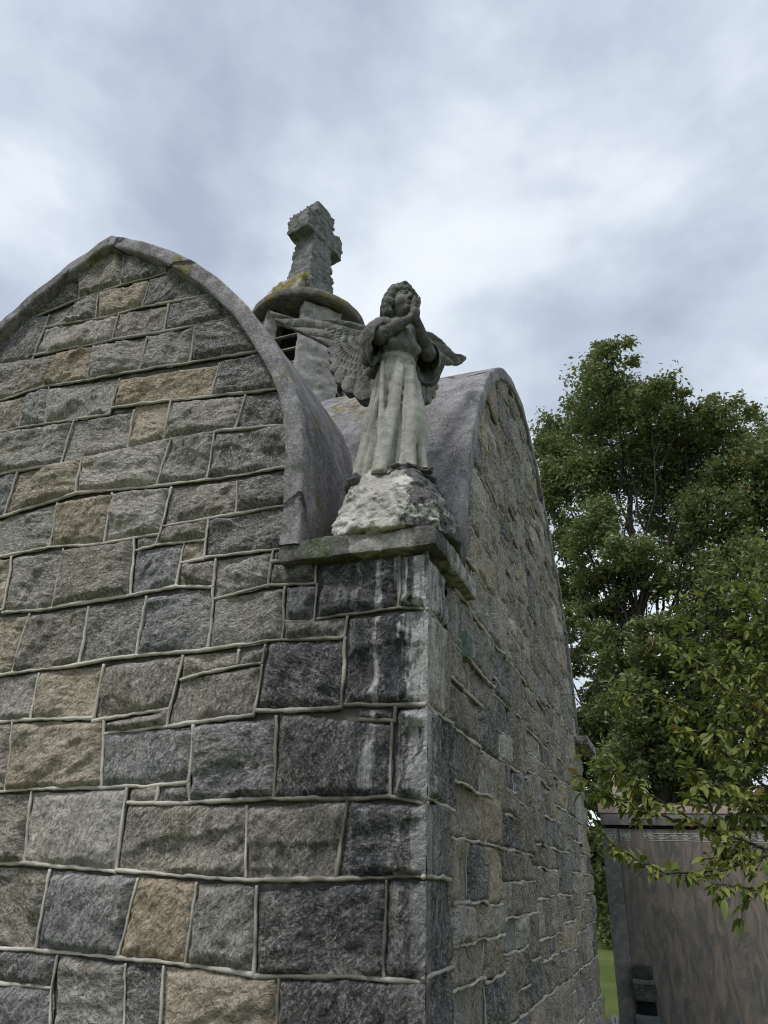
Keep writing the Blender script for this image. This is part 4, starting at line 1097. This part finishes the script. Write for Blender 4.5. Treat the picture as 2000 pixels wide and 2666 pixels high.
# small white oval tag on a stake
M_TAG = mat_plain('tag_enamel', (.62, .60, .55), .5, .1, 10)
tg = empty('grave_tag', (.115, 6.02, 0), 'small white oval tag with a dark mark at the foot of the monument', 'tag')
a = np.linspace(0, 2 * np.pi, 32, endpoint=False)
V = np.concatenate([np.stack([.034 * np.cos(a), np.full_like(a, y), .42 + .048 * np.sin(a)], 1) for y in (-.004, .004)])
Fc = [np.array([[i, (i + 1) % 32, 32 + (i + 1) % 32, 32 + i] for i in range(32)]), np.array([list(range(32)), list(range(32, 64))[::-1]])]
mesh_obj('plate', V, Fc, M_TAG, tg, False)
mb = MB(); mb.add(*tube([(-.004, -.0065, .437), (.006, -.0065, .44), (.006, -.0065, .40), (.012, -.0065, .393)], .0035, 5)); mb.build('mark', M_DARK, tg)
mb = MB(); mb.add(*tube([(0, .002, -.05), (0, .002, .38)], .006, 6)); mb.build('stake', M_DARK, tg)

# ------------------------------------------------------------------ ground
def mat_grass():
    s = N('mown_grass'); P = s.pos(); n1 = s.noise(P, .35, 5, .6); n2 = s.noise(P, 22, 5, .7)
    c = s.mix(s.rng(n1, .35, .65), (.098, .132, .034), (.155, .178, .050))
    c = s.mix(s.rng(n2, .4, .7, 0, .7), c, (.06, .09, .02))
    s.bump(n2, 1., .05); return s.fin(c, .95, .1)
nn = 90
u = np.linspace(-1, 1, nn); u = np.sign(u) * np.abs(u) ** 2.2 * 320
gx, gy = np.meshgrid(u, u + 10, indexing='ij')
gz = (fbm(np.stack([gx, gy, gx * 0], -1) * .07, 3, 2) - .5) * .5 * sstep(9, 30, np.hypot(gx, gy - 3))
tag(mesh_obj('ground', np.stack([gx, gy, gz - .02], -1).reshape(-1, 3), gridfaces(nn, nn), mat_grass()), kind='structure')

# ------------------------------------------------------------------ trees
M_BARK = mat_plain('bark', (.045, .04, .034), .95, .4, 14)
M_OAK = mat_leaf('oak_leaf', (.115, .155, .066), (.285, .315, .14), .34, (.16, .075, .03))
M_SHRUB = mat_leaf('shrub_leaf', (.040, .066, .022), (.13, .165, .05), .28)
M_CHER = mat_leaf('cherry_leaf', (.10, .145, .028), (.31, .325, .080), .36, (.36, .11, .035))

def leaf_mesh(C_, size, asp, r, up=.35):
    """one quad-pair leaf spray per centre, random orientation"""
    n = len(C_)
    d = r.normal(size=(n, 3)); d[:, 2] = d[:, 2] * .7 - .1; d /= np.linalg.norm(d, axis=1, keepdims=True)
    nrm = r.normal(size=(n, 3)); nrm[:, 2] += up * 3; sd = np.cross(d, nrm); sd /= np.linalg.norm(sd, axis=1, keepdims=True) + 1e-9
    L = size * r.uniform(.6, 1.35, n)[:, None]
    nn_ = np.cross(sd, d)
    V = np.stack([C_ - d * L * .5, C_ + sd * L * asp * .5 + nn_ * L * .08, C_ + d * L * .5, C_ - sd * L * asp * .5 + nn_ * L * .08], 1).reshape(-1, 3)
    F4 = np.arange(4 * n).reshape(n, 4)
    return V, np.concatenate([F4[:, [0, 1, 2]], F4[:, [0, 2, 3]]])

def crown_points(lobes, dens, r, sub=26, tight=.17):
    out = []; rn = []
    for (x, y, z, R_) in lobes:
        k = max(4, int(sub * (R_ / 1.4) ** 2))
        dd = r.normal(size=(k, 3)); dd /= np.linalg.norm(dd, axis=1, keepdims=True)
        cs = np.array([x, y, z]) + dd * (R_ * r.uniform(.25, 1.0, k) ** .55)[:, None] * [1, 1, .95]
        for c in cs:
            m = int(dens * r.uniform(.5, 1.4)); s_ = tight * R_ * r.uniform(.7, 1.4)
            q = r.normal(size=(m, 3)) * s_ * [1.15, 1.15, .75]
            out.append(c + q); rn.append(np.clip(r.normal(.45, .16) + r.normal(size=m) * .17, 0, 1))
    return np.concatenate(out), np.concatenate(rn)

def limb(a, b, r0, r1, r, n=9, sag=.12):
    a, b = np.array(a, float), np.array(b, float); t = np.linspace(0, 1, n)[:, None]
    L = np.linalg.norm(b - a)
    P = a + (b - a) * t; P[:, 2] += (np.sin(t[:, 0] * np.pi) * -sag * L * .5)
    P[1:-1] += r.normal(size=(n - 2, 3)) * L * .018
    return tube(P, r0 + (r1 - r0) * t[:, 0], 6)

def build_tree(name, label, cat, base, lobes, dens, size, asp, mat, seed, r_tr, top, group=None, sub=26, tight=.17, twigs=3):
    r = np.random.default_rng(seed)
    t = empty(name, base, label, cat, group)
    mb = MB(); base = np.array(base, float); top = np.array(top, float)
    tt = np.linspace(0, 1, 16)[:, None]; P = base - [0, 0, .2] + (top - base + [0, 0, .2]) * tt
    P[2:-1, :2] += r.normal(size=(13, 2)) * r_tr * .35
    mb.add(*tube(P, r_tr * (1 - .86 * tt[:, 0]) * (1 + .5 * np.exp(-tt[:, 0] * 14)), 9))
    for (x, y, z, R_) in lobes:
        f_ = np.clip((z - base[2]) / (top[2] - base[2]) * r.uniform(.42, .72), .12, .92)
        i = f_ * 15; p0 = P[int(i)]
        mb.add(*limb(p0, (x, y, z), r_tr * .33 * (1 - f_ * .6), r_tr * .05, r))
        for _ in range(twigs):
            d = r.normal(size=3); d /= np.linalg.norm(d); d[2] = abs(d[2]) * .8
            s0 = p0 + (np.array([x, y, z]) - p0) * r.uniform(.5, .95)
            mb.add(*limb(s0, np.array([x, y, z]) + d * R_ * .8, r_tr * .08, r_tr * .02, r, 6))
    def toloc(o): o.matrix_parent_inverse = Matrix.Translation(-Vector(base)); return o
    toloc(mb.build('trunk', M_BARK, t))
    C_, rn = crown_points(lobes, dens, r, sub, tight)
    V, Fc = leaf_mesh(C_, size, asp, r)
    toloc(mesh_obj('crown', V, Fc, mat, t, False, {'leaf_rnd': ('FLOAT', np.repeat(rn, 4))}))
    return t

ROOT = (.75, 24., 0)
build_tree('oak_tree', 'tall broad green oak tree with a rounded ragged crown', 'tree', ROOT, OAK, 105, .19, .5, M_OAK, 21, .34, (1.0, 24., 19.5), sub=44, tight=.15)

# darker trees and shrubs farther back, below the oak's crown
def bush_lobes(cx, cy, w, h, n, r):
    L = []
    for _ in range(n):
        a_ = r.uniform(0, 6.28); q = math.sqrt(r.uniform(0, 1)); z = r.uniform(.12, .95)
        L.append((cx + math.cos(a_) * q * w, cy + math.sin(a_) * q * w * .7, z * h, r.uniform(.16, .26) * w * (1.2 - .4 * z) + .35))
    return L
r = np.random.default_rng(9)
for i, (cx, cy, w, h, n, lab) in enumerate((
        (-1.6, 33, 2.6, 9.5, 26, 'dark leafy tree behind the far corner of the mausoleum'),
        (2.6, 35, 3.0, 8.8, 26, 'dense dark tree below the oak crown above the granite monument'),
        (7.4, 32, 3.0, 9.5, 22, 'dark tree at the right edge behind the cherry branches'))):
    build_tree('bushy_tree', lab, 'tree', (cx, cy, 0), bush_lobes(cx, cy, w, h, n, r), 90, .34, .55, M_SHRUB, 60 + i, .2, (cx, cy, h * .9), 'trees behind the monument', sub=22, tight=.24, twigs=1)
for i, (cx, cy, w, h, lab) in enumerate(((-1.1, 22.5, 1.2, 4.9, 'green bush left of the monument close to the mausoleum wall'), (1.9, 24.5, 1.7, 4.6, 'rounded green bush rising just above the monument cap'), (-2.6, 41, 2.6, 3.2, 'low far bush seen in the gap beside the wall'))):
    build_tree('bush', lab, 'bush', (cx, cy, 0), bush_lobes(cx, cy, w, h, 15, r), 60, .20, .5, M_SHRUB, 80 + i, .07, (cx, cy, h * .8), 'bushes behind the monument', sub=30, tight=.22, twigs=1)

# pale far headstone among the bushes
fh = empty('pillar_headstone', (-.165, 14, 0), 'pale pinkish pillar headstone showing through the cherry leaves', 'headstone')
for nm, a in (('shaft', (-.095, .095, -.1, .1, 1.2, 3.75)), ('die', (-.2, .2, -.2, .2, .3, 3.42)), ('base', (-.3, .3, -.3, .3, -.05, .3))):
    if nm == 'die': a = (-.14, .16, -.15, .15, .3, 3.44)
    if nm == 'shaft': a = (-.03, .07, -.06, .06, 3.44, 3.80)
    mesh_obj(nm, *rbox(*a, .1, .004, 3, .012), M_GRP if nm == 'shaft' else M_PIER, fh)

# ------------------------------------------------------------------ cherry branches reaching in from the right
ct = empty('cherry_tree', (2.75, 2.0, 0), 'young cherry tree reaching in from the right with yellowish green drooping leaves', 'tree')
def cl(o): o.matrix_parent_inverse = Matrix.Translation((-2.75, -2.0, 0)); return o
r = np.random.default_rng(17)
mb = MB(); hub = np.array([2.7, 2.0, 1.75])
mb.add(*tube([(2.75, 2.0, -.1), (2.77, 2.02, .6), (2.72, 2.0, 1.3), (2.7, 2.0, 1.8), (2.8, 2.1, 2.6), (2.75, 2.2, 3.6), (2.8, 2.3, 4.3)], [.10, .085, .075, .07, .05, .035, .015], 9))
LP = []; LD = []
def smooth_line(P, n):
    P = np.asarray(P, float); t = np.r_[0, np.cumsum(np.linalg.norm(np.diff(P, axis=0), axis=1))]; tt = np.linspace(0, t[-1], n)
    Q = np.stack([np.interp(tt, t, P[:, k]) for k in range(3)], 1)
    for _ in range(4): Q[1:-1] = .25 * Q[:-2] + .5 * Q[1:-1] + .25 * Q[2:]
    return Q
def leaves_along(Q, t0, gap):
    L = np.linalg.norm(np.diff(Q, axis=0), axis=1).sum(); k = int(L / gap)
    for i in range(k):
        t = t0 + (1 - t0) * (i + r.uniform(.2, .8)) / max(k, 1); j = min(int(t * (len(Q) - 1)), len(Q) - 2)
        d = Q[j + 1] - Q[j]; d /= np.linalg.norm(d) + 1e-9
        s_ = np.cross(d, [0, 0, 1]); s_ /= np.linalg.norm(s_) + 1e-9
        dr = d * r.uniform(.2, .9) + s_ * (1 if i % 2 else -1) * r.uniform(.4, 1.1) + np.array([0, 0, r.uniform(-.9, .35)])
        LP.append(Q[j]); LD.append(dr / np.linalg.norm(dr))
    for _ in range(3):
        dr = d + r.normal(size=3) * .5; LP.append(Q[-1]); LD.append(dr / np.linalg.norm(dr))
for rad, pl in CHERRY:
    Q = smooth_line([tuple(hub + [0, 0, min(1.6, max(-.1, pl[0][2] - 1.9))])] + pl if rad >= .014 else pl, 26)
    Q[2:-1] += r.normal(size=(23, 3)) * .006
    mb.add(*tube(Q, np.linspace(rad * .75, .0022, 26), 6))
    L = np.linalg.norm(np.diff(Q, axis=0), axis=1).sum()
    leaves_along(Q, .35, .03)
    for i in range(int(L / .05)):
        j = int(len(Q) * (.22 + .75 * (i + r.uniform(0, 1)) / (L / .05))); j = min(j, len(Q) - 3)
        d = Q[j + 2] - Q[j]; d /= np.linalg.norm(d)
        dv = d * r.uniform(.4, 1) + r.normal(size=3) * [.45, .45, .42]; dv /= np.linalg.norm(dv)
        ln = r.uniform(.09, .30) * (1 if rad > .009 else .6)
        if Q[j][0] < 1.15: ln *= .5
        if Q[j][2] < 1.95: ln *= .55
        T = np.array([Q[j] + dv * ln * s_ + np.array([0, 0, -.10 * ln]) * s_ * s_ + r.normal(size=3) * .004 * (s_ > 0) for s_ in np.linspace(0, 1, 7)])
        mb.add(*tube(T, np.linspace(.0038, .0014, 7), 5))
        leaves_along(T, .1, .021)
cl(mb.build('branches', M_BARK, ct))
LP = np.array(LP); LD = np.array(LD); n = len(LP)
# leaf blade: 5 stations x 3 across, folded along the rib, tip drooping
st = np.array([0, .22, .5, .78, 1.]); wd = np.array([.04, .30, .36, .22, .0]) * .62
L = r.uniform(.036, .074, n)
sd = np.cross(LD, np.array([0, 0, 1.]) + r.normal(size=(n, 3)) * .45); sd /= np.linalg.norm(sd, axis=1, keepdims=True)
up = np.cross(sd, LD)
fold = r.uniform(.1, .5, n); dro = r.uniform(.1, .55, n)
V = np.zeros((n, 5, 3, 3))
stem = LD * .012
for i in range(5):
    cen = LP + stem + LD * (L * st[i])[:, None] - up * (L * dro * st[i] ** 2)[:, None] * .5 - np.array([0, 0, 1]) * (L * dro * st[i] ** 2)[:, None] * .5
    for k, s_ in enumerate((-1, 0, 1)):
        V[:, i, k] = cen + sd * (s_ * wd[i] * L)[:, None] + up * (abs(s_) * wd[i] * L * fold)[:, None]
V = V.reshape(-1, 3)
f0 = gridfaces(5, 3)
Fc = (f0[None] + (np.arange(n) * 15)[:, None, None]).reshape(-1, 4)
cl(mesh_obj('leaves', V, Fc, M_CHER, ct, True, {'leaf_rnd': ('FLOAT', np.repeat(r.uniform(0, 1, n), 15))}))
ct.children[-1]['kind'] = 'stuff'

# ------------------------------------------------------------------ sky, sun, camera
SUN_EL, SUN_AZ = math.radians(58), math.radians(205)        # azimuth clockwise from +Y
w = bpy.data.worlds.new('World'); scene.world = w; w.use_nodes = True
t = w.node_tree; t.nodes.clear()
class WN(N):
    def __init__(s, tree): s.t = tree
s = WN(t)
sky = s.n('ShaderNodeTexSky', sky_type='NISHITA', sun_disc=False); sky.sun_elevation = SUN_EL; sky.sun_rotation = SUN_AZ
tc = s.n('ShaderNodeTexCoord').outputs['Generated']
p = s.sep(tc)
cmb = s.n('ShaderNodeCombineXYZ'); s.inp(cmb.inputs[0], p[0]); s.inp(cmb.inputs[1], p[1]); s.inp(cmb.inputs[2], s.math('MULTIPLY', p[2], 1.7))
cv = cmb.outputs[0]
big = s.noise(s.addv(cv, SKY_OFF1), 2.6, 6, .52, .15)
mid = s.noise(s.addv(cv, SKY_OFF2), 5.2, 7, .52, 0.)
mx = s.math('ADD', s.math('MULTIPLY', big, .60), s.math('MULTIPLY', mid, .38))
mx = s.math('ADD', mx, .005)
lowb = s.rng(p[2], .92, .35, -.03, .035)
mx = s.math('ADD', mx, lowb)
# broad brighter and darker banks of the overcast, by direction
for (bx, by, bz, br_, ba) in [(-0.065, 0.671, 0.738, 0.2, 0.1), (-0.328, 0.476, 0.816, 0.14, 0.09), (-0.127, 0.62, 0.775, 0.2, 0.05), (-0.549, 0.291, 0.783, 0.2, -0.01), (-0.27, 0.445, 0.854, 0.2, -0.1), (0.148, 0.57, 0.808, 0.22, -0.09), (-0.49, 0.316, 0.812, 0.14, -0.06), (-0.638, 0.387, 0.665, 0.08, 0.1), (0.038, 0.756, 0.654, 0.2, 0.05), (-0.24, 0.65, 0.721, 0.15, 0.06), (0.074, 0.808, 0.585, 0.16, -0.08), (-0.416, 0.491, 0.766, 0.2, 0.05), (-0.533, 0.454, 0.714, 0.12, -0.05), (-0.541, 0.361, 0.759, 0.14, 0.03)]:
    dn = s.n('ShaderNodeVectorMath', operation='DISTANCE'); s.inp(dn.inputs[0], s.addv(tc, (0, 0, 0))); dn.inputs[1].default_value = (bx, by, bz)
    bk = s.rng(dn.outputs['Value'], 0., br_ * 1.7, ba * .62, 0.); bk.node.interpolation_type = 'SMOOTHSTEP'
    mx = s.math('ADD', mx, bk)
K = 9.
ramp = s.n('ShaderNodeValToRGB'); s.l(mx, ramp.inputs[0])
els = ramp.color_ramp.elements
els[0].position = .36; els[0].color = (.36, .41, .51, 1)
els[1].position = .68; els[1].color = (.74, .79, .845, 1)
for pos_, c_ in ((.45, (.455, .51, .605)), (.52, (.555, .615, .695)), (.59, (.67, .725, .79))):
    e = els.new(pos_); e.color = (*c_, 1)
cl_ = s.scale(ramp.outputs[0], (K, K, K))
mixs = s.mix(.93, sky.outputs[0], cl_)
bg = s.n('ShaderNodeBackground'); s.l(mixs, bg.inputs[0]); bg.inputs[1].default_value = .10
wo = s.n('ShaderNodeOutputWorld'); s.l(bg.outputs[0], wo.inputs[0])

sl = bpy.data.lights.new('sun', 'SUN'); sl.energy = 1.5; sl.angle = math.radians(14); sl.color = (1, .97, .93)
so = bpy.data.objects.new('sun', sl); COL.objects.link(so)
dv = Vector((math.sin(SUN_AZ) * math.cos(SUN_EL), math.cos(SUN_AZ) * math.cos(SUN_EL), math.sin(SUN_EL)))
so.rotation_euler = dv.to_track_quat('Z', 'Y').to_euler(); so.location = dv * 40

cam = bpy.data.cameras.new('camera'); co = bpy.data.objects.new('camera', cam); COL.objects.link(co)
R_ = CAM_R
co.matrix_world = Matrix(((R_[0][0], -R_[0][1], -R_[0][2], CAM_C[0]), (R_[1][0], -R_[1][1], -R_[1][2], CAM_C[1]), (R_[2][0], -R_[2][1], -R_[2][2], CAM_C[2]), (0, 0, 0, 1)))
cam.sensor_fit = 'VERTICAL'; cam.sensor_height = 24.0; cam.lens = 24.0 * 1849 / 2666; cam.clip_end = 2000; cam.clip_start = .05
scene.camera = co
scene.render.resolution_x, scene.render.resolution_y = 768, 1024
scene.view_settings.view_transform = 'Standard'; scene.view_settings.look = 'None'
scene.view_settings.exposure = 0.5; scene.view_settings.gamma = 1
scene.cycles.max_bounces = 6
scene.cycles.filter_width = 1.1
